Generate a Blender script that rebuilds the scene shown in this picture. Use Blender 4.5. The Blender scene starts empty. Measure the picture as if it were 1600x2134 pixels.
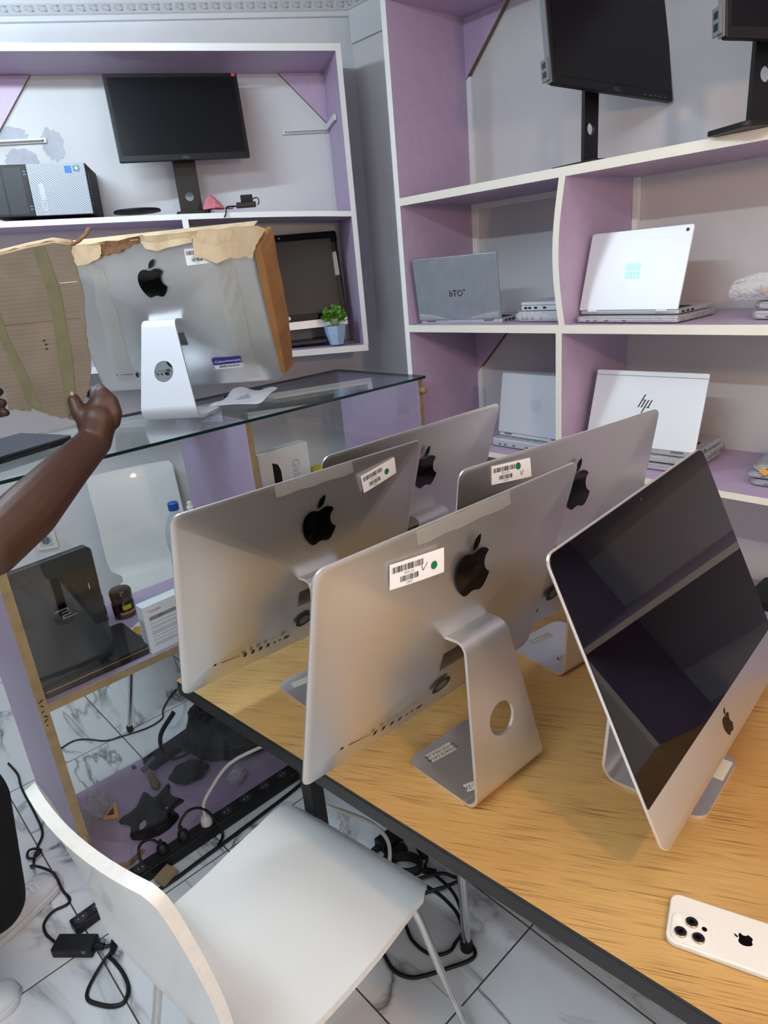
import bpy, bmesh, math, random
from mathutils import Vector, Matrix, Euler
R = math.radians
pi = math.pi
random.seed(7)
SC = bpy.context.scene
COL = SC.collection

# ------------------------------------------------------------------ camera
cam_data = bpy.data.cameras.new('camera')
cam_data.sensor_fit = 'HORIZONTAL'
cam_data.sensor_width = 36.0
cam_data.lens = 1393.4 / 1600.0 * 36.0
cam_data.clip_start = 0.02
cam = bpy.data.objects.new('camera', cam_data)
COL.objects.link(cam)
_r, _u, _f = Vector((0.7283, -0.6795, -0.0882)), Vector((0.2966, 0.1966, 0.9345)), Vector((0.6177, 0.7068, -0.3448))
cam.matrix_world = Matrix(((_r.x, _u.x, -_f.x, 0.0), (_r.y, _u.y, -_f.y, 0.0), (_r.z, _u.z, -_f.z, 1.701), (0, 0, 0, 1)))
SC.camera = cam

# ------------------------------------------------------------------ world, exposure, added fill lights, warm bulb
w = bpy.data.worlds.new('world'); SC.world = w; w.use_nodes = True
w.node_tree.nodes['Background'].inputs[0].default_value = (0.75, 0.82, 0.95, 1)
w.node_tree.nodes['Background'].inputs[1].default_value = 0.4
SC.view_settings.view_transform = 'Standard'
SC.view_settings.look = 'None'
SC.view_settings.gamma = 1.0
SC.view_settings.use_curve_mapping = False
SC.view_settings.exposure = -0.28

def area(name, loc, size, size_y, power, color, rot=(0, 0, 0)):
    d = bpy.data.lights.new(name, 'AREA'); d.shape = 'RECTANGLE'
    d.size, d.size_y, d.energy, d.color = size, size_y, power, color
    o = bpy.data.objects.new(name, d); COL.objects.link(o)
    o.location = loc; o.rotation_euler = [R(a) for a in rot]
    return o
area('overhead_fill_light', (1.0, -0.1, 2.70), 0.6, 0.5, 7, (1.0, 0.95, 0.88))  # added fill under the ceiling, no panel fixture behind it
area('front_fill_light', (0.1, -2.15, 1.45), 2.6, 2.0, 24, (0.94, 0.97, 1.0), (90, 0, 0))  # broad fill added behind the camera to brighten everything from the front
bulb = bpy.data.lights.new('warm_bulb_light', 'POINT'); bulb.energy = 42; bulb.color = (1.0, 0.60, 0.34); bulb.shadow_soft_size = 0.05
bo = bpy.data.objects.new('warm_bulb_light', bulb); COL.objects.link(bo); bo.location = (0.55, -0.60, 1.98)
TUBE_GLOW = 185.0

# ------------------------------------------------------------------ materials
def lin(h):
    h = h.lstrip('#'); out = []
    for i in (0, 2, 4):
        c = int(h[i:i + 2], 16) / 255.0
        out.append(c / 12.92 if c <= 0.04045 else ((c + 0.055) / 1.055) ** 2.4)
    return (*out, 1.0)

def P(name, col, rough=0.5, metal=0.0, spec=0.5, trans=0.0, alpha=1.0, coat=0.0, var=0.0, vscale=8.0, bump=0.0, bscale=60.0, ior=1.45):
    m = bpy.data.materials.new(name); m.use_nodes = True
    nt = m.node_tree; b = nt.nodes['Principled BSDF']
    c = lin(col) if isinstance(col, str) else col
    b.inputs['Base Color'].default_value = c
    b.inputs['Roughness'].default_value = rough
    b.inputs['Metallic'].default_value = metal
    b.inputs['Specular IOR Level'].default_value = spec
    b.inputs['Transmission Weight'].default_value = trans
    b.inputs['Alpha'].default_value = alpha
    b.inputs['Coat Weight'].default_value = coat
    b.inputs['Coat Roughness'].default_value = 0.05
    b.inputs['IOR'].default_value = ior
    if var or bump:
        tc = nt.nodes.new('ShaderNodeTexCoord')
    if var:
        n = nt.nodes.new('ShaderNodeTexNoise'); n.inputs['Scale'].default_value = vscale; n.inputs['Detail'].default_value = 6
        nt.links.new(tc.outputs['Object'], n.inputs['Vector'])
        r = nt.nodes.new('ShaderNodeValToRGB')
        r.color_ramp.elements[0].position = 0.3; r.color_ramp.elements[1].position = 0.7
        r.color_ramp.elements[0].color = (*[x * (1 - var) for x in c[:3]], 1)
        r.color_ramp.elements[1].color = (*[min(1, x * (1 + var * 0.5)) for x in c[:3]], 1)
        nt.links.new(n.outputs['Fac'], r.inputs['Fac']); nt.links.new(r.outputs['Color'], b.inputs['Base Color'])
    if bump:
        n2 = nt.nodes.new('ShaderNodeTexNoise'); n2.inputs['Scale'].default_value = bscale; n2.inputs['Detail'].default_value = 4
        nt.links.new(tc.outputs['Object'], n2.inputs['Vector'])
        bp = nt.nodes.new('ShaderNodeBump'); bp.inputs['Strength'].default_value = bump; bp.inputs['Distance'].default_value = 0.004
        nt.links.new(n2.outputs['Fac'], bp.inputs['Height']); nt.links.new(bp.outputs['Normal'], b.inputs['Normal'])
    return m

def pane(name, tint, refl=1.0, rough=0.0, milky=0.0):
    """clear sheet: see-through with a Fresnel mirror on its face"""
    m = bpy.data.materials.new(name); m.use_nodes = True
    nt = m.node_tree; nt.nodes.clear()
    out = nt.nodes.new('ShaderNodeOutputMaterial')
    tr = nt.nodes.new('ShaderNodeBsdfTransparent'); tr.inputs[0].default_value = tint
    gl = nt.nodes.new('ShaderNodeBsdfGlossy'); gl.inputs['Roughness'].default_value = rough
    fr = nt.nodes.new('ShaderNodeLayerWeight'); fr.inputs['Blend'].default_value = 0.5
    pw = nt.nodes.new('ShaderNodeMath'); pw.operation = 'POWER'; pw.inputs[1].default_value = 5.0
    nt.links.new(fr.outputs['Facing'], pw.inputs[0])
    sch = nt.nodes.new('ShaderNodeMath'); sch.operation = 'MULTIPLY_ADD'; sch.inputs[1].default_value = 0.96; sch.inputs[2].default_value = 0.04
    nt.links.new(pw.outputs[0], sch.inputs[0])
    mul = nt.nodes.new('ShaderNodeMath'); mul.operation = 'MULTIPLY'; mul.inputs[1].default_value = refl; mul.use_clamp = True
    nt.links.new(sch.outputs[0], mul.inputs[0])
    mx = nt.nodes.new('ShaderNodeMixShader')
    nt.links.new(mul.outputs[0], mx.inputs[0])
    src = tr.outputs[0]
    if milky:
        df = nt.nodes.new('ShaderNodeBsdfDiffuse'); df.inputs[0].default_value = (0.85, 0.86, 0.86, 1)
        m2 = nt.nodes.new('ShaderNodeMixShader'); m2.inputs[0].default_value = milky
        nt.links.new(src, m2.inputs[1]); nt.links.new(df.outputs[0], m2.inputs[2]); src = m2.outputs[0]
    nt.links.new(src, mx.inputs[1]); nt.links.new(gl.outputs[0], mx.inputs[2])
    nt.links.new(mx.outputs[0], out.inputs[0])
    return m

def plastic_film(name, milky=0.16):
    """crinkled clear polythene"""
    m = pane(name, (0.96, 0.96, 0.97, 1), 1.3, 0.10, milky)
    nt = m.node_tree
    tc = nt.nodes.new('ShaderNodeTexCoord')
    v = nt.nodes.new('ShaderNodeTexVoronoi'); v.inputs['Scale'].default_value = 38; v.feature = 'F1'
    nz = nt.nodes.new('ShaderNodeTexNoise'); nz.inputs['Scale'].default_value = 22
    nt.links.new(tc.outputs['Object'], nz.inputs['Vector'])
    nt.links.new(nz.outputs['Color'], v.inputs['Vector'])
    v.inputs['Scale'].default_value = 7
    bp = nt.nodes.new('ShaderNodeBump'); bp.inputs['Strength'].default_value = 0.55; bp.inputs['Distance'].default_value = 0.01
    nt.links.new(v.outputs['Distance'], bp.inputs['Height'])
    for nd in nt.nodes:
        if nd.type in ('BSDF_GLOSSY', 'LAYER_WEIGHT', 'BSDF_DIFFUSE'):
            nt.links.new(bp.outputs['Normal'], nd.inputs['Normal'])
    return m

def wood_mat():
    m = bpy.data.materials.new('oak_veneer'); m.use_nodes = True
    nt = m.node_tree; b = nt.nodes['Principled BSDF']
    tc = nt.nodes.new('ShaderNodeTexCoord')
    mp = nt.nodes.new('ShaderNodeMapping'); mp.inputs['Rotation'].default_value = (0, 0, R(-25)); mp.inputs['Scale'].default_value = (1.0, 1.0, 1.0)
    nt.links.new(tc.outputs['Object'], mp.inputs['Vector'])
    def noise(scale, sx, sy, det=6):
        q = nt.nodes.new('ShaderNodeMapping'); q.inputs['Scale'].default_value = (sx, sy, 1)
        nt.links.new(mp.outputs[0], q.inputs['Vector'])
        n = nt.nodes.new('ShaderNodeTexNoise'); n.inputs['Scale'].default_value = scale; n.inputs['Detail'].default_value = det
        nt.links.new(q.outputs[0], n.inputs['Vector']); return n
    # cathedral rings: distorted distance bands along the grain
    big = noise(2.4, 1.0, 0.14, 2)
    wv = nt.nodes.new('ShaderNodeMath'); wv.operation = 'MULTIPLY'; wv.inputs[1].default_value = 70
    nt.links.new(big.outputs['Fac'], wv.inputs[0])
    fr = nt.nodes.new('ShaderNodeMath'); fr.operation = 'PINGPONG'; fr.inputs[1].default_value = 1.0
    nt.links.new(wv.outputs[0], fr.inputs[0])
    pores = noise(420, 1.0, 0.022, 3)
    mixa = nt.nodes.new('ShaderNodeMath'); mixa.operation = 'MULTIPLY'
    pw = nt.nodes.new('ShaderNodeMapRange'); pw.inputs['From Min'].default_value = 0.50; pw.inputs['From Max'].default_value = 0.72
    nt.links.new(pores.outputs['Fac'], pw.inputs['Value'])
    rg = nt.nodes.new('ShaderNodeMapRange'); rg.inputs['From Min'].default_value = 0.2; rg.inputs['From Max'].default_value = 1.0
    rg.inputs['To Min'].default_value = 0.35
    nt.links.new(fr.outputs[0], rg.inputs['Value'])
    nt.links.new(pw.outputs[0], mixa.inputs[0]); nt.links.new(rg.outputs[0], mixa.inputs[1])
    tone = noise(3.0, 1, 0.5, 3)
    r0 = nt.nodes.new('ShaderNodeValToRGB')
    r0.color_ramp.elements[0].position = 0.32; r0.color_ramp.elements[0].color = lin('#b08349')
    r0.color_ramp.elements[1].position = 0.68; r0.color_ramp.elements[1].color = lin('#c8a264')
    nt.links.new(tone.outputs['Fac'], r0.inputs['Fac'])
    mx = nt.nodes.new('ShaderNodeMix'); mx.data_type = 'RGBA'
    nt.links.new(mixa.outputs[0], mx.inputs['Factor'])
    nt.links.new(r0.outputs['Color'], mx.inputs['A']); mx.inputs['B'].default_value = lin('#694320')
    nt.links.new(mx.outputs['Result'], b.inputs['Base Color'])
    b.inputs['Roughness'].default_value = 0.42
    b.inputs['Specular IOR Level'].default_value = 0.35
    return m

def marble_tiles():
    m = bpy.data.materials.new('marble_floor_tiles'); m.use_nodes = True
    nt = m.node_tree; b = nt.nodes['Principled BSDF']; L = nt.links
    tc = nt.nodes.new('ShaderNodeTexCoord')
    sp = nt.nodes.new('ShaderNodeSeparateXYZ'); L.new(tc.outputs['Object'], sp.inputs[0])
    def M(op, a, bb=None, c=None):
        n = nt.nodes.new('ShaderNodeMath'); n.operation = op
        for i, v in enumerate((a, bb, c)):
            if v is None: continue
            if isinstance(v, (int, float)): n.inputs[i].default_value = v
            else: L.new(v, n.inputs[i])
        return n.outputs[0]
    TX, TY = 0.43, 0.85
    u = M('DIVIDE', M('SUBTRACT', sp.outputs[0], 0.205), TX)
    v = M('DIVIDE', M('SUBTRACT', sp.outputs[1], 0.785), TY)
    row = M('FLOOR', v)
    shift = M('MULTIPLY', row, 0.0)
    u2 = M('ADD', u, shift)
    fu, fv = M('FRACT', u2), M('FRACT', v)
    du = M('MULTIPLY', M('MINIMUM', fu, M('SUBTRACT', 1.0, fu)), TX)
    dv = M('MULTIPLY', M('MINIMUM', fv, M('SUBTRACT', 1.0, fv)), TY)
    grout = M('LESS_THAN', M('MINIMUM', du, dv), 0.0022)
    cid = nt.nodes.new('ShaderNodeCombineXYZ'); L.new(M('FLOOR', u2), cid.inputs[0]); L.new(row, cid.inputs[1])
    wn = nt.nodes.new('ShaderNodeTexWhiteNoise'); L.new(cid.outputs[0], wn.inputs['Vector'])
    off = nt.nodes.new('ShaderNodeVectorMath'); off.operation = 'MULTIPLY_ADD'
    L.new(wn.outputs['Color'], off.inputs[0]); off.inputs[1].default_value = (9, 9, 9); L.new(tc.outputs['Object'], off.inputs[2])
    mp = nt.nodes.new('ShaderNodeMapping'); mp.inputs['Rotation'].default_value = (0, 0, R(35)); mp.inputs['Scale'].default_value = (1, 0.4, 1)
    L.new(off.outputs[0], mp.inputs['Vector'])
    n1 = nt.nodes.new('ShaderNodeTexNoise'); n1.inputs['Scale'].default_value = 4.2; n1.inputs['Detail'].default_value = 9; n1.inputs['Distortion'].default_value = 0.9
    L.new(mp.outputs[0], n1.inputs['Vector'])
    vein = M('POWER', M('SUBTRACT', 1.0, M('MINIMUM', M('MULTIPLY', M('ABSOLUTE', M('SUBTRACT', n1.outputs['Fac'], 0.5)), 26.0), 1.0)), 2.0)
    n2 = nt.nodes.new('ShaderNodeTexNoise'); n2.inputs['Scale'].default_value = 2.6; L.new(off.outputs[0], n2.inputs['Vector'])
    msk = nt.nodes.new('ShaderNodeMapRange'); msk.inputs['From Min'].default_value = 0.40; msk.inputs['From Max'].default_value = 0.58; L.new(n2.outputs['Fac'], msk.inputs['Value'])
    vein = M('MULTIPLY', M('MULTIPLY', vein, msk.outputs[0]), 0.9)
    base = nt.nodes.new('ShaderNodeMix'); base.data_type = 'RGBA'
    L.new(n2.outputs['Fac'], base.inputs['Factor']); base.inputs['A'].default_value = lin('#d9dadb'); base.inputs['B'].default_value = lin('#eef0f1')
    a = nt.nodes.new('ShaderNodeMix'); a.data_type = 'RGBA'
    L.new(vein, a.inputs['Factor']); L.new(base.outputs['Result'], a.inputs['A']); a.inputs['B'].default_value = lin('#5b5c60')
    c = nt.nodes.new('ShaderNodeMix'); c.data_type = 'RGBA'
    L.new(grout, c.inputs['Factor']); L.new(a.outputs['Result'], c.inputs['A']); c.inputs['B'].default_value = lin('#57524a')
    L.new(c.outputs['Result'], b.inputs['Base Color'])
    b.inputs['Roughness'].default_value = 0.16
    return m

def board_mat():
    """corrugated brown cardboard: fine flute ridges across"""
    m = bpy.data.materials.new('corrugated_cardboard'); m.use_nodes = True
    nt = m.node_tree; b = nt.nodes['Principled BSDF']; L = nt.links
    tc = nt.nodes.new('ShaderNodeTexCoord')
    wv = nt.nodes.new('ShaderNodeTexWave'); wv.bands_direction = 'Z'; wv.inputs['Scale'].default_value = 42; wv.inputs['Distortion'].default_value = 0.6; wv.inputs['Detail'].default_value = 1
    L.new(tc.outputs['Object'], wv.inputs['Vector'])
    n = nt.nodes.new('ShaderNodeTexNoise'); n.inputs['Scale'].default_value = 14; n.inputs['Detail'].default_value = 6; L.new(tc.outputs['Object'], n.inputs['Vector'])
    r = nt.nodes.new('ShaderNodeValToRGB')
    r.color_ramp.elements[0].position = 0.3; r.color_ramp.elements[0].color = lin('#62574a')
    r.color_ramp.elements[1].position = 0.72; r.color_ramp.elements[1].color = lin('#736759')
    L.new(n.outputs['Fac'], r.inputs['Fac']); L.new(r.outputs['Color'], b.inputs['Base Color'])
    bp = nt.nodes.new('ShaderNodeBump'); bp.inputs['Strength'].default_value = 0.10; bp.inputs['Distance'].default_value = 0.002
    L.new(wv.outputs['Fac'], bp.inputs['Height']); L.new(bp.outputs['Normal'], b.inputs['Normal'])
    b.inputs['Roughness'].default_value = 0.8
    return m

def perforated_mat():
    m = bpy.data.materials.new('perforated_grey_grille'); m.use_nodes = True
    nt = m.node_tree; b = nt.nodes['Principled BSDF']; L = nt.links
    tc = nt.nodes.new('ShaderNodeTexCoord')
    mp = nt.nodes.new('ShaderNodeMapping'); mp.inputs['Rotation'].default_value = (0, R(45), 0); mp.inputs['Scale'].default_value = (150, 150, 150)
    L.new(tc.outputs['Object'], mp.inputs['Vector'])
    ck = nt.nodes.new('ShaderNodeSeparateXYZ'); L.new(mp.outputs[0], ck.inputs[0])
    def M(op, a, bb=None):
        n = nt.nodes.new('ShaderNodeMath'); n.operation = op
        for i, v in enumerate((a, bb)):
            if v is None: continue
            if isinstance(v, (int, float)): n.inputs[i].default_value = v
            else: L.new(v, n.inputs[i])
        return n.outputs[0]
    fx, fz = M('FRACT', ck.outputs[0]), M('FRACT', ck.outputs[2])
    hole = M('MULTIPLY', M('LESS_THAN', M('ABSOLUTE', M('SUBTRACT', fx, 0.5)), 0.22), M('LESS_THAN', M('ABSOLUTE', M('SUBTRACT', fz, 0.5)), 0.38))
    mx = nt.nodes.new('ShaderNodeMix'); mx.data_type = 'RGBA'
    L.new(hole, mx.inputs['Factor']); mx.inputs['A'].default_value = lin('#b9bfc7'); mx.inputs['B'].default_value = lin('#4d545e')
    L.new(mx.outputs['Result'], b.inputs['Base Color']); b.inputs['Roughness'].default_value = 0.45
    return m

def wall_mat(name, col, dirty):
    m = P(name, col, 0.75, var=0.10, vscale=2.2, bump=0.12, bscale=30)
    if dirty:
        nt = m.node_tree; b = nt.nodes['Principled BSDF']; L = nt.links
        src = b.inputs['Base Color'].links[0].from_socket
        tc = [n for n in nt.nodes if n.type == 'TEX_COORD'][0]
        n = nt.nodes.new('ShaderNodeTexNoise'); n.inputs['Scale'].default_value = 4.5; n.inputs['Detail'].default_value = 9
        L.new(tc.outputs['Object'], n.inputs['Vector'])
        mr = nt.nodes.new('ShaderNodeMapRange'); mr.inputs['From Min'].default_value = 0.55; mr.inputs['From Max'].default_value = 0.72
        L.new(n.outputs['Fac'], mr.inputs['Value'])
        sp = nt.nodes.new('ShaderNodeSeparateXYZ'); L.new(tc.outputs['Object'], sp.inputs[0])
        low = nt.nodes.new('ShaderNodeMapRange'); low.inputs['From Min'].default_value = 1.1; low.inputs['From Max'].default_value = 0.4
        L.new(sp.outputs[2], low.inputs['Value'])
        mu = nt.nodes.new('ShaderNodeMath'); mu.operation = 'MULTIPLY'; L.new(mr.outputs[0], mu.inputs[0]); L.new(low.outputs[0], mu.inputs[1])
        mx = nt.nodes.new('ShaderNodeMix'); mx.data_type = 'RGBA'
        L.new(mu.outputs[0], mx.inputs['Factor']); L.new(src, mx.inputs['A']); mx.inputs['B'].default_value = lin('#b9ab86')
        L.new(mx.outputs['Result'], b.inputs['Base Color'])
    return m

MAT = dict(
    lilac=P('lilac_melamine', '#b8a3c0', 0.38, var=0.05, vscale=30),
    cream=P('cream_edging', '#e9e6da', 0.42),
    white_edge=P('white_edging', '#eef0ee', 0.42),
    wall=wall_mat('white_wall_paint', '#d2d3d5', True),
    wall_r=wall_mat('right_wall_paint', '#d3d1d0', False),
    ceiling=P('ceiling_paint', '#c9cdd2', 0.8, var=0.06, vscale=3),
    cornice=P('cornice_plaster', '#cdd1d2', 0.75, bump=0.2, bscale=40),
    cornice_dark=P('cornice_relief', '#b9bec0', 0.8),
    damp=P('bare_plaster_patch', '#b3b5bf', 0.85, var=0.15, vscale=20),
    ply=P('raw_board_edge', '#97845f', 0.75, var=0.25, vscale=25),
    ply_dark=P('brown_board_edge', '#7b6349', 0.75, var=0.2, vscale=25),
    alu=P('brushed_aluminium', (0.72, 0.72, 0.71, 1), 0.36, 0.92, bump=0.015, bscale=900),
    alu_foot=P('stand_aluminium', (0.76, 0.76, 0.78, 1), 0.33, 0.9),
    alu_edge=P('bright_aluminium_edge', (0.88, 0.87, 0.85, 1), 0.28, 0.8),
    lit_stand=P('lit_stand_aluminium', '#dfe2ea', 0.35, 0.35),  # stand aluminium made paler, bright light on it put into the colour
    black_gloss=P('black_glass', '#030305', 0.02, 0, 0.5),
    logo_black=P('logo_gloss_black', '#040404', 0.12),
    black=P('black_plastic', '#0d0d0f', 0.45),
    black_mat=P('black_matte_plastic', '#101012', 0.7),
    screen=P('matte_screen', '#0b0d10', 0.28, 0, 0.4),
    dark_grey=P('dark_grey_plastic', '#2b2d31', 0.5),
    tube_glow=None,
    mid_grey=P('mid_grey_plastic', '#6d7178', 0.5),
    grey_line=P('grey_print', '#8f9296', 0.6),
    chrome=P('chrome_tube', (0.62, 0.62, 0.62, 1), 0.16, 1.0),
    steel=P('painted_steel_white', '#d8dadd', 0.4),
    rubber=P('black_rubber', '#0a0a0a', 0.8),
    cable=P('black_cable_sheath', '#0b0b0c', 0.5),
    cable_white=P('white_cable_sheath', '#cfcabf', 0.5),
    white_ply=P('white_chair_laminate', '#e4e5e2', 0.32, coat=0.25),
    white_ply_edge=P('worn_white_chair_edge', '#e6e5df', 0.5, var=0.06, vscale=60),
    sticker=P('white_sticker', '#f1f2f4', 0.5),
    paper=P('white_paper', '#eceef2', 0.7),
    label_cream=P('cream_tape_label', '#d6d2c0', 0.55),
    ink=P('black_print', '#111111', 0.7),
    green=P('green_dot', '#0f7a4a', 0.5),
    purple=P('violet_sticker', '#35308f', 0.4),
    red=P('red_print', '#c8452f', 0.6),
    tape=pane('clear_tape', (0.93, 0.93, 0.88, 1), 1.6, 0.15, 0.16),
    tape_old=P('brown_packing_tape', '#5f5b40', 0.3, coat=0.5, var=0.2, vscale=30),
    film=plastic_film('clear_polythene', 0.22),
    film2=plastic_film('cloudy_polythene', 0.42),
    wood=wood_mat(),
    table_black=P('black_table_edging', '#1b1b1d', 0.45),
    tiles=marble_tiles(),
    board=board_mat(),
    board_light=P('pale_cardboard_liner', '#cdb491', 0.8, var=0.18, vscale=18),
    board_edge=P('torn_cardboard_edge', '#7a5636', 0.9, var=0.3, vscale=80),
    board_side=P('brown_cardboard_side', '#9a6d41', 0.75, var=0.18, vscale=14),
    glass_top=pane('counter_glass', (0.90, 0.95, 0.935, 1), 0.85),
    glass=pane('front_glass', (0.975, 0.985, 0.982, 1), 0.8),
    glass_edge=P('green_glass_edge', '#16302e', 0.15),
    grille=perforated_mat(),
    silver=P('silver_laptop_shell', (0.60, 0.61, 0.64, 1), 0.40, 0.6, var=0.04, vscale=12),
    silver_blue=P('bluish_grey_laptop_shell', (0.36, 0.40, 0.45, 1), 0.42, 0.6, var=0.10, vscale=25),
    silver_light=P('pale_silver_laptop_shell', (0.74, 0.74, 0.76, 1), 0.42, 0.35),
    silver_soft=P('light_grey_laptop_shell', '#c3c8d0', 0.5),
    win_logo=P('mirror_logo', '#7ea2c0', 0.3, 0.5),
    dark_lap=P('dark_laptop_lid', '#25292e', 0.10, coat=0.4),
    charcoal=P('charcoal_laptop_shell', '#2a2d36', 0.45),
    gold=P('gold_trim', '#c79a5e', 0.3, 0.8),
    skin=P('dark_brown_skin', '#432a1f', 0.48, var=0.16, vscale=16, bump=0.10, bscale=140),
    nail=P('fingernail', '#9a7a66', 0.35),
    shirt=P('black_cotton', '#131315', 0.9, bump=0.2, bscale=250),
    trousers=P('black_trouser_cloth', '#09090a', 0.9, bump=0.2, bscale=250),
    hair=P('black_hair', '#0a0807', 0.8, bump=0.8, bscale=160),
    eye=P('eye_white', '#d9d4cc', 0.3),
    lip=P('lip_skin', '#4a2622', 0.5),
    pink=P('pink_antistatic_film', '#c9747c', 0.35, trans=0.0, coat=0.4, bump=0.8, bscale=30),
    pot=P('pale_blue_pot', '#a9c8e6', 0.45),
    leaf=P('green_leaf', '#5c9a16', 0.5, var=0.25, vscale=40),
    leaf_tip=P('pale_leaf_tip', '#b8cde0', 0.5),
    soil=P('dark_soil', '#2c2416', 0.9),
    jar=P('brown_jar_glass', '#2a1310', 0.12, coat=0.5),
    yellow=P('yellow_card', '#d9d61e', 0.5),
    orange=P('orange_print', '#e0a03a', 0.5),
    bottle=pane('clear_bottle_plastic', (0.86, 0.93, 0.98, 1), 1.3, 0.1, 0.22),
    blue_cap=P('blue_bottle_cap', '#1d55b5', 0.4),
    blue_sticker=P('blue_case_sticker', '#2f6fc4', 0.4),
    socket=P('socket_plastic', '#d8d6cb', 0.45),
    phone=P('white_silicone_case', '#e4e2db', 0.5),
    phone_glass=P('white_phone_glass', '#eceae4', 0.15),
    lens=P('camera_lens', '#05050a', 0.05, coat=1.0),
    lens_ring=P('gold_lens_ring', '#b5a88a', 0.25, 0.9),
    bag_cloth=P('black_bag_cloth', '#0a0a0c', 0.75, bump=0.5, bscale=60),
    sneaker=P('white_sneaker_leather', '#d7d8da', 0.55, bump=0.15, bscale=80),
    green_film=plastic_film('greenish_polythene', 0.5),
    teal=P('teal_pen', '#14786a', 0.4),
    brown_patch=P('tan_fabric', '#7d6a4c', 0.8),
    white_dark=P('grey_print_patch', '#b9bfc7', 0.7),
)

def glow(name, col, strength):
    m = bpy.data.materials.new(name); m.use_nodes = True
    b = m.node_tree.nodes['Principled BSDF']; b.inputs['Base Color'].default_value = (1, 1, 1, 1)
    b.inputs['Emission Color'].default_value = col; b.inputs['Emission Strength'].default_value = strength
    return m
MAT['tube_glow'] = glow('lit_tube', (0.74, 0.89, 1.0, 1), TUBE_GLOW)

# ------------------------------------------------------------------ mesh helpers
def tag(o, label=None, cat=None, group=None, kind=None):
    if label: o['label'] = label
    if cat: o['category'] = cat
    if group: o['group'] = group
    if kind: o['kind'] = kind
    return o

def empty(name, loc, rz=0.0, label=None, cat=None, group=None):
    o = bpy.data.objects.new(name, None); COL.objects.link(o)
    o.empty_display_size = 0.05
    o.location = loc; o.rotation_euler = (0, 0, rz)
    return tag(o, label, cat, group)

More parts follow.
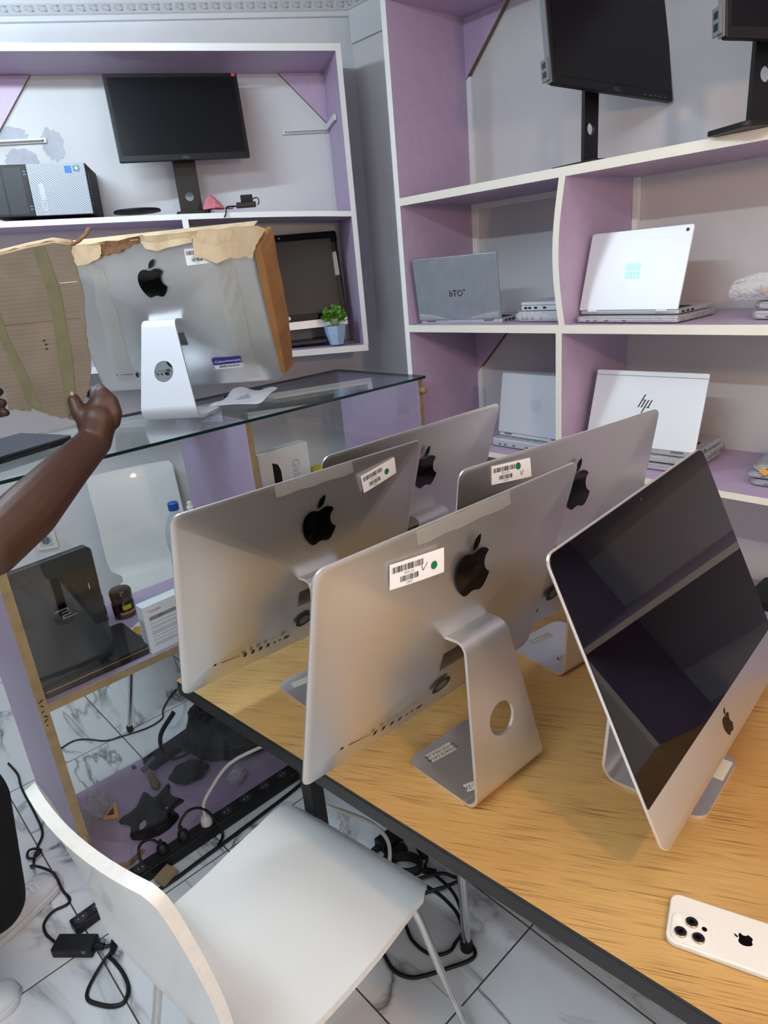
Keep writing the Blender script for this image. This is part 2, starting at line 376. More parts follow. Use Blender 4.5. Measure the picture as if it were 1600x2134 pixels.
I4 = Matrix.Identity(4)
class G:
    """collects shapes; obj() links them as one mesh object"""
    def __init__(s, M=None):
        s.bm = bmesh.new(); s.M = M or I4; s.mats = []
    def mi(s, m):
        if m not in s.mats: s.mats.append(m)
        return s.mats.index(m)
    def v(s, p): return s.bm.verts.new(s.M @ Vector(p))
    def f(s, vs, m):
        try:
            q = s.bm.faces.new(vs); q.material_index = s.mi(m); return q
        except ValueError: return None
    def box(s, x0, x1, y0, y1, z0, z1, m, face=None, mface=None, R3=None):
        """axis box; face in '-x +x -y +y -z +z' may take its own material"""
        c = [(x, y, z) for x in (x0, x1) for y in (y0, y1) for z in (z0, z1)]
        if R3 is not None:
            ctr = Vector(((x0 + x1) / 2, (y0 + y1) / 2, (z0 + z1) / 2)); c = [ctr + R3 @ (Vector(p) - ctr) for p in c]
        vs = [s.v(p) for p in c]
        F = {'-x': (0, 1, 3, 2), '+x': (4, 6, 7, 5), '-y': (0, 4, 5, 1), '+y': (2, 3, 7, 6), '-z': (0, 2, 6, 4), '+z': (1, 5, 7, 3)}
        for k, ids in F.items():
            s.f([vs[i] for i in ids], mface if (face and k in face) else m)
        return s
    def prism(s, pts, a, b, m, axis='z', mside=None, mtop=None):
        """polygon pts extruded from a to b along an axis (z: pts=xy, y: pts=xz, x: pts=yz)"""
        def p3(p, t):
            return (p[0], p[1], t) if axis == 'z' else ((p[0], t, p[1]) if axis == 'y' else (t, p[0], p[1]))
        A = [s.v(p3(p, a)) for p in pts]; B = [s.v(p3(p, b)) for p in pts]
        s.f(A[::-1], m); s.f(B, mtop or m); n = len(pts)
        for i in range(n): s.f([A[i], A[(i + 1) % n], B[(i + 1) % n], B[i]], mside or m)
        return s
    def lathe(s, prof, n, m, c=(0, 0, 0), cap=True):
        rings = []
        for r, z in prof:
            rings.append([s.v((c[0] + r * math.cos(2 * pi * i / n), c[1] + r * math.sin(2 * pi * i / n), c[2] + z)) for i in range(n)])
        for a, b in zip(rings, rings[1:]):
            for i in range(n): s.f([a[i], a[(i + 1) % n], b[(i + 1) % n], b[i]], m)
        if cap: s.f(rings[0][::-1], m); s.f(rings[-1], m)
        return s
    def sweep(s, pts, r, m, n=8, closed=False, flat=None):
        """tube (radius r or list) along smooth points; flat=(w,h) gives an oval ribbon"""
        P_ = [Vector(p) for p in pts]; N = len(P_); rings = []
        up = Vector((0, 0, 1)); prev = None
        for i in range(N):
            t = (P_[(i + 1) % N] - P_[i - 1]) if closed else (P_[min(i + 1, N - 1)] - P_[max(i - 1, 0)])
            t.normalize()
            if prev is None:
                a = t.cross(up) if abs(t.z) < 0.95 else t.cross(Vector((1, 0, 0)))
            else:
                a = prev - t * prev.dot(t)
            a.normalize(); prev = a; b = t.cross(a)
            ri = r[i] if isinstance(r, (list, tuple)) else r
            ra, rb = (flat if flat else (ri, ri))
            rings.append([s.v(P_[i] + a * (ra * math.cos(2 * pi * k / n)) + b * (rb * math.sin(2 * pi * k / n))) for k in range(n)])
        rg = rings + [rings[0]] if closed else rings
        for a, b in zip(rg, rg[1:]):
            for k in range(n): s.f([a[k], a[(k + 1) % n], b[(k + 1) % n], b[k]], m)
        if not closed: s.f(rings[0][::-1], m); s.f(rings[-1], m)
        return s
    def grid(s, fn, nu, nv, m, thick=None):
        g_ = [[s.v(fn(i / nu, j / nv)) for j in range(nv + 1)] for i in range(nu + 1)]
        for i in range(nu):
            for j in range(nv): s.f([g_[i][j], g_[i + 1][j], g_[i + 1][j + 1], g_[i][j + 1]], m)
        return s
    def capsule(s, a, b, ra, rb, m, n=16, h=6):
        a, b = Vector(a), Vector(b); d = (b - a); L = d.length
        if L < 1e-6: d = Vector((0, 0, 1)); L = 1e-6
        q = d.normalized().to_track_quat('Z', 'Y').to_matrix()
        rings = []
        for k in range(1, h + 1):
            th = -pi / 2 + pi / 2 * k / h; rings.append((ra * math.cos(th), ra * math.sin(th)))
        for k in range(0, h):
            th = pi / 2 * k / h; rings.append((rb * math.cos(th), L + rb * math.sin(th)))
        vv = [[s.v(a + q @ Vector((r_ * math.cos(2 * pi * i / n), r_ * math.sin(2 * pi * i / n), z))) for i in range(n)] for r_, z in rings]
        p0 = s.v(a + q @ Vector((0, 0, -ra))); p1 = s.v(a + q @ Vector((0, 0, L + rb)))
        for x, y in zip(vv, vv[1:]):
            for i in range(n): s.f([x[i], x[(i + 1) % n], y[(i + 1) % n], y[i]], m)
        for i in range(n):
            s.f([p0, vv[0][(i + 1) % n], vv[0][i]], m); s.f([p1, vv[-1][i], vv[-1][(i + 1) % n]], m)
        return s
    def obj(s, name, parent=None, smooth=None, bevel=None, loc=None, rz=None, recalc=True, seg=2):
        if recalc: bmesh.ops.recalc_face_normals(s.bm, faces=s.bm.faces[:])
        me = bpy.data.meshes.new(name); s.bm.to_mesh(me); s.bm.free()
        for m in s.mats: me.materials.append(MAT[m] if isinstance(m, str) else m)
        o = bpy.data.objects.new(name, me); COL.objects.link(o)
        if parent: o.parent = parent
        if loc: o.location = loc
        if rz is not None: o.rotation_euler = (0, 0, rz)
        if smooth:
            for p in me.polygons: p.use_smooth = True
            me.set_sharp_from_angle(angle=R(smooth))
        if bevel:
            b = o.modifiers.new('bevel', 'BEVEL'); b.width = bevel; b.segments = seg; b.limit_method = 'ANGLE'; b.angle_limit = R(40); b.harden_normals = False
        return o

def spline(pts, k=8, closed=False):
    """Catmull-Rom through the points"""
    P_ = [Vector(p) for p in pts]; N = len(P_); out = []
    rng = range(N) if closed else range(N - 1)
    for i in rng:
        p1, p2 = P_[i], P_[(i + 1) % N]
        p0 = P_[i - 1] if (closed or i > 0) else p1 * 2 - p2
        p3 = P_[(i + 2) % N] if (closed or i + 2 < N) else p2 * 2 - p1
        for j in range(k):
            t = j / k
            out.append(0.5 * ((2 * p1) + (p2 - p0) * t + (2 * p0 - 5 * p1 + 4 * p2 - p3) * t * t + (3 * p1 - p0 - 3 * p2 + p3) * t ** 3))
    if not closed: out.append(P_[-1])
    return out

def fillet(pts, rad, k=8):
    """2D polyline with rounded corners"""
    out = [Vector(pts[0])]
    for i in range(1, len(pts) - 1):
        p, a, b = Vector(pts[i]), Vector(pts[i - 1]), Vector(pts[i + 1])
        r = rad[i - 1] if isinstance(rad, (list, tuple)) else rad
        da, db = (a - p).normalized(), (b - p).normalized()
        ang = da.angle(db); d = min(r / math.tan(ang / 2), (a - p).length * .49, (b - p).length * .49)
        rr = d * math.tan(ang / 2)
        bis = (da + db).normalized(); c = p + bis * (rr / math.sin(ang / 2))
        s0, s1 = p + da * d - c, p + db * d - c
        for j in range(k + 1):
            t = j / k; q = s0.lerp(s1, t)
            # slerp
            th = s0.angle(s1); q = (s0 * math.sin((1 - t) * th) + s1 * math.sin(t * th)) / math.sin(th)
            out.append(c + q)
    out.append(Vector(pts[-1])); return out

def rrect(x0, x1, y0, y1, r, k=6):
    rs = r if isinstance(r, (list, tuple)) else (r,) * 4     # bl br tr tl
    out = []
    for (cx, cy, a0), q in zip(((x0, y0, pi), (x1, y0, 1.5 * pi), (x1, y1, 0), (x0, y1, .5 * pi)), rs):
        sx = 1 if cx == x0 else -1; sy = 1 if cy == y0 else -1
        if q < 1e-5: out.append((cx, cy)); continue
        for j in range(k + 1):
            a = a0 + .5 * pi * j / k
            out.append((cx + sx * q + q * math.cos(a), cy + sy * q + q * math.sin(a)))
    return out

def svg(path, flips=1):
    """relative/absolute M C L Z path -> list of polygons"""
    import re
    tok = re.findall(r'[A-Za-z]|-?\d*\.\d+|-?\d+', path); i = 0; polys = []; cur = (0, 0); poly = []; cmd = None
    def num():
        nonlocal i
        v = float(tok[i]); i += 1; return v
    while i < len(tok):
        if tok[i].isalpha(): cmd = tok[i]; i += 1
        if cmd in 'Mm':
            x, y = num(), num()
            cur = (x, y) if cmd == 'M' else (cur[0] + x, cur[1] + y)
            if poly: polys.append(poly)
            poly = [cur]
        elif cmd in 'Cc':
            q = [num() for _ in range(6)]
            if cmd == 'c': q = [q[j] + cur[j % 2] for j in range(6)]
            p0 = cur
            for j in range(1, 9):
                t = j / 8; u = 1 - t
                poly.append((u**3 * p0[0] + 3 * u * u * t * q[0] + 3 * u * t * t * q[2] + t**3 * q[4], u**3 * p0[1] + 3 * u * u * t * q[1] + 3 * u * t * t * q[3] + t**3 * q[5]))
            cur = (q[4], q[5])
        elif cmd in 'Ll':
            x, y = num(), num(); cur = (x, y) if cmd == 'L' else (cur[0] + x, cur[1] + y); poly.append(cur)
        elif cmd in 'Zz':
            polys.append(poly); poly = []
    if poly: polys.append(poly)
    return polys
APPLE = svg("M12.152 6.896c-.948 0-2.415-1.078-3.96-1.04-2.04.027-3.91 1.183-4.961 3.014-2.117 3.675-.546 9.103 1.519 12.09 1.013 1.454 2.208 3.09 3.792 3.039 1.52-.065 2.09-.987 3.935-.987 1.831 0 2.35.987 3.96.948 1.637-.026 2.676-1.48 3.676-2.948 1.156-1.688 1.636-3.325 1.662-3.415-.039-.013-3.182-1.221-3.22-4.857-.026-3.04 2.48-4.494 2.597-4.559-1.429-2.09-3.623-2.324-4.39-2.376-2-.156-3.675 1.09-4.61 1.09z M15.53 3.83c.843-1.012 1.4-2.427 1.245-3.83-1.207.052-2.662.805-3.532 1.818-.78.896-1.454 2.338-1.273 3.714 1.338.104 2.715-.688 3.559-1.701z")
APPLE = [[((x - 12.0) / 24.0, (12.0 - y) / 24.0) for x, y in p] for p in APPLE]

def flat_fill(polys, M, m, name, parent, warp=None, cuts=0, thick=0.0):
    """fill 2D polygons and map them through M (plane xz) or warp(x,y)->point"""
    g = G(); 
    for p in polys:
        q = [a for i, a in enumerate(p) if (Vector(a) - Vector(p[i - 1])).length > 1e-6]
        vs = [g.bm.verts.new((a[0], a[1], 0)) for a in q]
        es = [g.bm.edges.new((vs[i - 1], vs[i])) for i in range(len(vs))]
        bmesh.ops.triangle_fill(g.bm, use_beauty=True, use_dissolve=False, edges=es)
    if cuts: bmesh.ops.subdivide_edges(g.bm, edges=g.bm.edges[:], cuts=cuts, use_grid_fill=True)
    idx = g.mi(m)
    for f_ in g.bm.faces: f_.material_index = idx
    if thick:
        r_ = bmesh.ops.extrude_face_region(g.bm, geom=g.bm.faces[:])
        for e_ in r_['geom']:
            if isinstance(e_, bmesh.types.BMVert): e_.co.z = thick
    for v_ in g.bm.verts:
        v_.co = warp(v_.co.x, v_.co.y) if warp else M @ v_.co
    return g.obj(name, parent, recalc=bool(thick))

def text_polys_mesh(body, size, M, m, name, parent, align='CENTER', shear=0.0, spacing=1.0, extrude=0.0002):
    cu = bpy.data.curves.new(name, 'FONT'); cu.body = body; cu.size = size; cu.align_x = align; cu.align_y = 'CENTER'
    cu.extrude = extrude; cu.shear = shear; cu.space_character = spacing; cu.resolution_u = 3
    to = bpy.data.objects.new(name + '_curve', cu); COL.objects.link(to)
    dg = bpy.context.evaluated_depsgraph_get(); dg.update()
    me = bpy.data.meshes.new_from_object(to.evaluated_get(dg))
    bpy.data.objects.remove(to); bpy.data.curves.remove(cu)
    me.name = name; me.transform(M); me.materials.clear(); me.materials.append(MAT[m])
    o = bpy.data.objects.new(name, me); COL.objects.link(o)
    if parent: o.parent = parent
    return o

def frame(o, x, y):
    """matrix with axes x (reading direction), y (up of the letters) at o"""
    x, y = Vector(x).normalized(), Vector(y).normalized(); z = x.cross(y)
    return Matrix(((x.x, y.x, z.x, o[0]), (x.y, y.y, z.y, o[1]), (x.z, y.z, z.z, o[2]), (0, 0, 0, 1)))

# ------------------------------------------------------------------ the room
WA = R(-29.0)
WC = Vector((2.2, 2.438, 0))
WU = Vector((math.cos(WA), math.sin(WA), 0)); WN = Vector((math.sin(WA), -math.cos(WA), 0))
def WP(u, off, z): p = WC + WU * u + WN * off; return (p.x, p.y, z)
HC = 2.725
LX, BY = -1.7, -2.2
yl = WC.y + (WC.x - LX) * math.tan(R(29))
g = G(); g.prism([(LX - .1, BY - .1), (2.3, BY - .1), (2.3, 2.5), (LX - .1, yl + .15)], -0.05, 0.0, 'tiles')
tag(g.obj('floor'), 'white marble floor tiles with grey veins and dark joints', 'floor', kind='structure')
g = G(); g.prism([(LX - .1, BY - .1), (2.3, BY - .1), (2.3, 2.5), (LX - .1, yl + .15)], HC, HC + .05, 'ceiling')
tag(g.obj('ceiling'), 'pale grey painted ceiling', 'ceiling', kind='structure')
g = G(); g.box(2.2, 2.3, BY - .1, 2.438 + .06, 0, HC, 'wall_r')
tag(g.obj('wall_right'), 'white wall behind the lilac shelving unit', 'wall', kind='structure')
o = G().box(-4.6, 0.0, 0, 0.1, 0, HC, 'wall').obj('wall_back', loc=WC, rz=WA)
tag(o, 'stained white wall behind the glass counter', 'wall', kind='structure')
o = G().box(LX - .1, LX, BY - .1, yl + .1, 0, HC, 'wall_r').obj('wall_left'); tag(o, 'plain white wall on the left', 'wall', kind='structure')
o = G().box(LX - .1, 2.3, BY - .1, BY, 0, HC, 'wall_r').obj('wall_front'); tag(o, 'plain white wall behind the camera', 'wall', kind='structure')
# bare plaster patches on the back wall (stains with their own shape)
def blob(cx, cz, rx, rz_, seed, n=26):
    rr = random.Random(seed)
    return [(cx + rx * (1 + rr.uniform(-.16, .16)) * math.cos(2 * pi * i / n), cz + rz_ * (1 + rr.uniform(-.16, .16)) * math.sin(2 * pi * i / n)) for i in range(n)]
g = G()
for b in ((-1.247, 2.262, .042, .058, 1), (-1.385, 2.30, .052, .03, 2), (-1.37, 2.215, .06, .04, 3)):
    g.prism(blob(*b), -0.0015, 0.0005, 'damp', axis='y')
tag(g.obj('trim_1', loc=WC, rz=WA), 'grey bare plaster patches on the wall left of the screen', 'wall patch', kind='structure')

def cornice(name, length, loc, rz, sgn):
    g = G(); prof = [(0, 2.665), (-.012, 2.668), (-.014, 2.684), (-.022, 2.688), (-.05, 2.712), (-.058, HC), (0, HC)]
    n = 1
    A = [g.v((0, y, z)) for y, z in prof]; B = [g.v((sgn * length, y, z)) for y, z in prof]
    for i in range(len(prof)): g.f([A[i], B[i], B[(i + 1) % len(prof)], A[(i + 1) % len(prof)]], 'cornice')
    g.f(A[::-1], 'cornice'); g.f(B, 'cornice')
    # key-pattern relief
    k = 0
    x = .03
    while x < min(length, 3.2):
        sx = sgn * x
        def pt(t, h): # on the sloped face
            a, b = Vector((sx + sgn * t, -.0225, 2.6885)), Vector((sx + sgn * t, -.0495, 2.7115))
            return a.lerp(b, h) + Vector((0, -.001, -.001))
        for (t0, t1, h0, h1) in ((0, .03, .72, .86), (0, .008, .2, .86), (0, .022, .2, .34), (.022, .03, .34, .6)):
            g.f([g.v(pt(t0, h0)), g.v(pt(t1, h0)), g.v(pt(t1, h1)), g.v(pt(t0, h1))], 'cornice_dark')
        x += .045
    o = g.obj(name, loc=loc, rz=rz, recalc=False); o['kind'] = 'structure'; return o
tag(cornice('trim_2', 4.5, WC, WA, -1), 'moulded plaster cornice above the left shelf', 'cornice')
tag(cornice('trim_3', 4.5, (2.2, 2.438, 0), R(-90), 1), 'moulded plaster cornice on the right wall', 'cornice')
o = G().box(2.186, 2.2, BY, 2.43, 2.57, 2.668, 'cornice').obj('trim_4'); tag(o, 'plain raised band under the cornice on the right wall', 'moulding', kind='structure')

# ------------------------------------------------------------------ lilac shelving unit on the right wall
SX, SB = 1.8, 2.2
unit = empty('display_shelf', (SX, 0.7, 0), 0, 'tall lilac shelving unit with cream edges along the right wall', 'shelving unit')
def upart(name, g, **k): return g.obj(name, unit, loc=(-SX, -0.7, 0), **k)
YE = -0.30
g = G(); g.box(SX, SB - .002, 1.822, 1.845, 0, 2.52, 'lilac', ('-x',), 'white_edge'); upart('side_panel', g)
g = G(); g.box(SX, SB - .002, YE - .022, YE, 0, 2.52, 'lilac', ('-x',), 'cream'); upart('side_panel', g)
g = G(); g.box(SX, SB - .002, YE, 1.822, 2.492, 2.516, 'lilac', ('-x',), 'cream'); upart('top_panel', g)
def shelf(z1, th, y0, y1):
    g = G(); g.box(SX, SB - .002, y0, y1, z1 - th, z1, 'lilac', ('-x',), 'cream'); upart('shelf', g)
shelf(1.914, .025, YE, 1.822); shelf(1.486, .025, YE, 1.822); shelf(1.05, .019, YE, 1.822); shelf(0.62, .022, YE, 1.822)
shelf(0.10, .022, YE, 1.822)
def divider(y, z0, z1, bow):
    g = G(); n = 10
    for k in range(n):
        za, zb = z0 + (z1 - z0) * k / n, z0 + (z1 - z0) * (k + 1) / n
        ya, yb = (y + bow * math.sin(pi * k / n), y + bow * math.sin(pi * (k + 1) / n))
        A = [g.v(p) for p in ((SX, ya, za), (SX, ya + .021, za), (SB - .002, y + .021, za), (SB - .002, y, za))]
        B = [g.v(p) for p in ((SX, yb, zb), (SX, yb + .021, zb), (SB - .002, y + .021, zb), (SB - .002, y, zb))]
        for i, mm in enumerate(('cream', 'lilac', 'lilac', 'lilac')):
            g.f([A[i], A[(i + 1) % 4], B[(i + 1) % 4], B[i]], mm)
    bmesh.ops.remove_doubles(g.bm, verts=g.bm.verts[:], dist=1e-5)
    upart('divider', g, smooth=30)
divider(1.160, 1.486, 1.889, .022); divider(1.170, 1.05, 1.461, 0.0); divider(1.17, .62, 1.031, 0)
g = G(); g.box(2.182, 2.1985, 1.80, 1.8218, 1.05, 2.31, 'white_edge'); upart('batten', g)
g = G(); g.box(2.180, 2.1985, 1.181, 1.80, 1.868, 1.8888, 'white_edge'); upart('batten', g)
g = G(); g.box(2.180, 2.1985, 1.142, 1.1595, 1.4865, 1.8888, 'white_edge'); upart('batten', g)
def gusset(y, z, dy, dz):
    g = G(); g.prism([(y, z), (y - dy, z), (y, z - dz)], 2.178, 2.196, 'lilac', axis='x', mside='ply_dark'); upart('corner_brace', g)
gusset(1.8218, 2.4918, .19, .19); gusset(1.8218, 1.4608, .20, .21)

# ------------------------------------------------------------------ lilac wall cabinet on the back wall (wall frame: x along, -y outward)
cab = empty('wall_cabinet', WP(-.9, 0, 1.36), WA, 'white edged lilac wall cabinet hung above the glass counter', 'wall cabinet')
def cpart(name, g, **k): return g.obj(name, cab, loc=(.9, 0, -1.36), **k)
CD = .30
def slant(u0, z0, u1, z1, th, n=1, sag=0.0):
    """board along u with its top edge from (u0,z0) to (u1,z1)"""
    g = G(); sec = []
    for k in range(n + 1):
        t = k / n; u_ = u0 + (u1 - u0) * t; z = z0 + (z1 - z0) * t - sag * t ** 6
        sec.append([g.v(p) for p in ((u_, -CD, z - th), (u_, -CD, z), (u_, -.001, z), (u_, -.001, z - th))])
    for a, b in zip(sec, sec[1:]):
        for i, mm in enumerate(('white_edge', 'lilac', 'lilac', 'lilac')):
            g.f([a[i], b[i], b[(i + 1) % 4], a[(i + 1) % 4]], mm)
    g.f(sec[0], 'lilac'); g.f(sec[-1][::-1], 'lilac'); return g
CL = -2.3
cpart('top_panel', slant(CL, 2.545, -.116, 2.495, .024))
cpart('bottom_panel', slant(CL, 1.46, -.118, 1.388, .026))
cpart('shelf', slant(CL, 1.995, -.137, 1.938, .020, 24, .020), smooth=30)
g = G(); g.box(-.137, -.116, -CD, -.001, 1.389, 2.4715, 'lilac', ('-y',), 'white_edge'); cpart('side_panel', g)
g = G(); g.box(CL - .02, CL, -CD, -.001, 1.43, 2.545, 'lilac', ('-y',), 'white_edge'); cpart('side_panel', g)
g = G(); g.box(-.801, -.778, -CD, -.001, 1.407, 1.935, 'lilac', ('-y',), 'white_edge'); cpart('divider', g)
g = G(); g.prism([(-.1375, 2.471), (-.325, 2.475), (-.1375, 2.28)], -.016, -.001, 'lilac', axis='y', mside='ply_dark'); cpart('corner_brace', g)
g = G(); g.prism([(-1.45, 2.50), (-1.27, 2.496), (-1.45, 2.285)], -.016, -.001, 'lilac', axis='y', mside='ply_dark'); cpart('corner_brace', g)
def bracket(u0, u1, z, label):
    d = 1 if u1 > u0 else -1
    g = G(); g.box(min(u0, u1), max(u0, u1), -.012, -.002, z - .009, z + .009, 'steel')
    g.box(min(u0, u1) + .01, max(u0, u1) - .01, -.030, -.012, z - .002, z + .002, 'steel')
    g.box(u1 - .012 * (d > 0), u1 + .012 * (d < 0), -.20, -.002, z + .0, z + .02, 'steel')
    o = g.obj('shelf_bracket', cab, loc=(.9, 0, -1.36), bevel=.0015); o['label'] = label
    for t in (.06, .93):
        x = u0 + (u1 - u0) * t; gg = G()
        gg.prism([(x + .004 * math.cos(a * pi / 5), z + .004 * math.sin(a * pi / 5)) for a in range(10)], -.0155, -.012, 'mid_grey', axis='y')
        gg.obj('screw', o)
bracket(-.336, -.1385, 2.262, 'white metal shelf bracket at the right end')
bracket(-1.265, -1.46, 2.277, 'white metal shelf bracket at the left end')

# ------------------------------------------------------------------ glass counter
CX0, CX1, CY0, CY1, CZ = .272, 1.796, 1.77, 2.245, 1.304
ctr = empty('glass_counter', ((CX0 + CX1) / 2, (CY0 + CY1) / 2, 0), 0, 'glass topped display counter with lilac panels and raw board edges', 'display counter')
def kpart(name, g, **k): return g.obj(name, ctr, loc=(-(CX0 + CX1) / 2, -(CY0 + CY1) / 2, 0), **k)
g = G(); g.box(CX0, CX0 + .024, CY0, CY1, 0.0, CZ - .0095, 'lilac', ('-y',), 'ply'); kpart('side_panel', g)
g = G(); g.box(1.024, 1.044, CY0, CY1, .6845, CZ - .0095, 'lilac', ('-y',), 'ply'); kpart('partition', g)
g = G(); g.box(CX1 - .02, CX1, CY0, CY1, 0.0, CZ - .0095, 'lilac', ('-y',), 'ply'); kpart('side_panel', g)
g = G(); g.box(CX0 + .024, CX1 - .02, CY0, CY1, .660, .684, 'lilac', ('-y',), 'ply'); kpart('shelf', g)
g = G(); g.box(1.0445, CX1 - .0205, CY0 + .03, CY1, .886, .904, 'lilac', ('-y',), 'ply'); kpart('shelf', g)
g = G(); g.box(CX0 + .024, CX1 - .02, CY0, CY1, .002, .026, 'lilac', ('-y',), 'ply'); kpart('bottom_board', g)
g = G(); g.prism(rrect(CX0 - .015, CX1 + .004, CY0 - .02, CY1 + .03, .006, 3), CZ - .009, CZ, 'glass_top', mside='glass_edge'); kpart('glass_top', g)
g = G(); g.box(CX0 + .0245, 1.0235, CY0 + .006, CY0 + .010, .6845, CZ - .0095, 'glass'); kpart('front_pane', g)
g = G(); g.box(1.0445, CX1 - .0205, CY0 + .006, CY0 + .010, .6845, CZ - .0095, 'glass'); kpart('front_pane', g)
# lower pane with its broken top left corner
g = G(); g.prism([(CX0 + .0245, .027), (CX1 - .0205, .027), (CX1 - .0205, .6595), (.44, .6595), (.385, .645), (.335, .60), (.303, .55), (.299, .40), (CX0 + .0265, .3)], CY0 + .006, CY0 + .010, 'glass', axis='y'); kpart('front_pane', g)
g = G(); g.lathe([(.004, 0), (.013, .004), (.014, .016), (.011, .024), (.003, .028)], 16, 'ply'); o = g.obj('wooden_stop', ctr, smooth=50)
o.matrix_local = Matrix.Translation((CX1 - .01 - (CX0 + CX1) / 2, CY0 - (CY0 + CY1) / 2, 1.252)) @ Matrix.Rotation(R(90), 4, 'X')
# wooden repair block and pen scribble low on the left panel edge
g = G(); g.box(CX0 - .006, CX0 + .03, CY0 - .012, CY0 + .002, .165, .185, 'ply'); g.box(CX0 + .006, CX0 + .018, CY0 - .008, CY0, .10, .24, 'ply'); kpart('edge_repair', g, bevel=.002)
g = G()
for k, z in enumerate((.70, .685, .668, .652, .640, .625)):
    g.box(CX0 + .004 + .002 * (k % 2), CX0 + .018 - .003 * (k % 3), CY0 - .0006, CY0 - .0001, z, z + .003, 'ink', R3=Matrix.Rotation(R(40 if k % 2 else -35), 3, 'Y'))
kpart('pen_scribble', g)
# loose lilac board lying inside on the bottom
g = G(); g.prism([(.302, 2.03), (.435, 1.80), (.38, 1.785), (.302, 1.83)], .0265, .050, 'lilac', mside='ply')
tag(g.obj('loose_board'), 'small lilac offcut board with raw edge on the counter bottom', 'board')

# ------------------------------------------------------------------ oak table
TA = R(4.76)      # small turn of the long edge
tb = empty('work_table', (.5442, 1.495, 0), TA, 'oak veneered table with a thick black edge carrying the silver computers', 'table')
TW, TL = .885, 1.72
g = G(); g.prism(rrect(0, TW, -TL, 0, .008, 3), .745, .750, 'wood', mside='table_black'); g.obj('tabletop', tb)
g = G(); g.prism(rrect(-.001, TW + .001, -TL - .001, .001, .008, 3), .708, .7448, 'table_black'); g.obj('edge_band', tb, bevel=.003)
for x, y in ((.105, -.36), (TW - .145, -.36), (.105, -1.52), (TW - .145, -1.52)):
    g = G(); g.box(x, x + .04, y, y + .04, 0, .7078, 'table_black'); g.obj('leg', tb, bevel=.003)
g = G(); g.lathe([(.012, .03), (.012, .7078)], 20, 'chrome', (.307, -.653, 0)); L_ = g.obj('leg', tb, smooth=40); L_['label'] = 'round chrome leg with a black rubber foot'
g = G(); g.lathe([(.012, 0), (.0165, .003), (.0165, .024), (.013, .034)], 20, 'rubber', (.307, -.653, 0)); g.obj('rubber_foot', L_, smooth=50)

# ------------------------------------------------------------------ lit ceiling tubes (above the picture)
def tube_lamp(label, x, y, rz):
    root = empty('tube_lamp', (x, y, 2.60), R(rz), label, 'lamp')
    g = G(); g.box(-.63, .63, -.03, .03, .055, .1245, 'steel'); g.obj('fixture', root, bevel=.004)
    g = G(); g.sweep([(-.58, 0, .02), (0, 0, .02), (.58, 0, .02)], .015, 'tube_glow', 14); g.obj('tube', root, smooth=60)
    for s_ in (-1, 1):
        g = G(); g.box(s_ * .605 - .02, s_ * .605 + .02, -.018, .018, .0, .055, 'steel'); g.obj('lamp_holder', root, bevel=.003)
tube_lamp('lit white ceiling tube over the glass counter', .25, 2.22, -20)
tube_lamp('lit white ceiling tube left of the oak table', -.50, .55, 90)

# ------------------------------------------------------------------ silver all-in-one computers
IW, IH = .65, .4926
def bulge(x, z):
    X, Z = min(1, abs(x) / (IW / 2)), min(1, abs(z - IH / 2) / (IH / 2))
    return .046 * (1 - X ** 2.6) * (1 - Z ** 2.2)

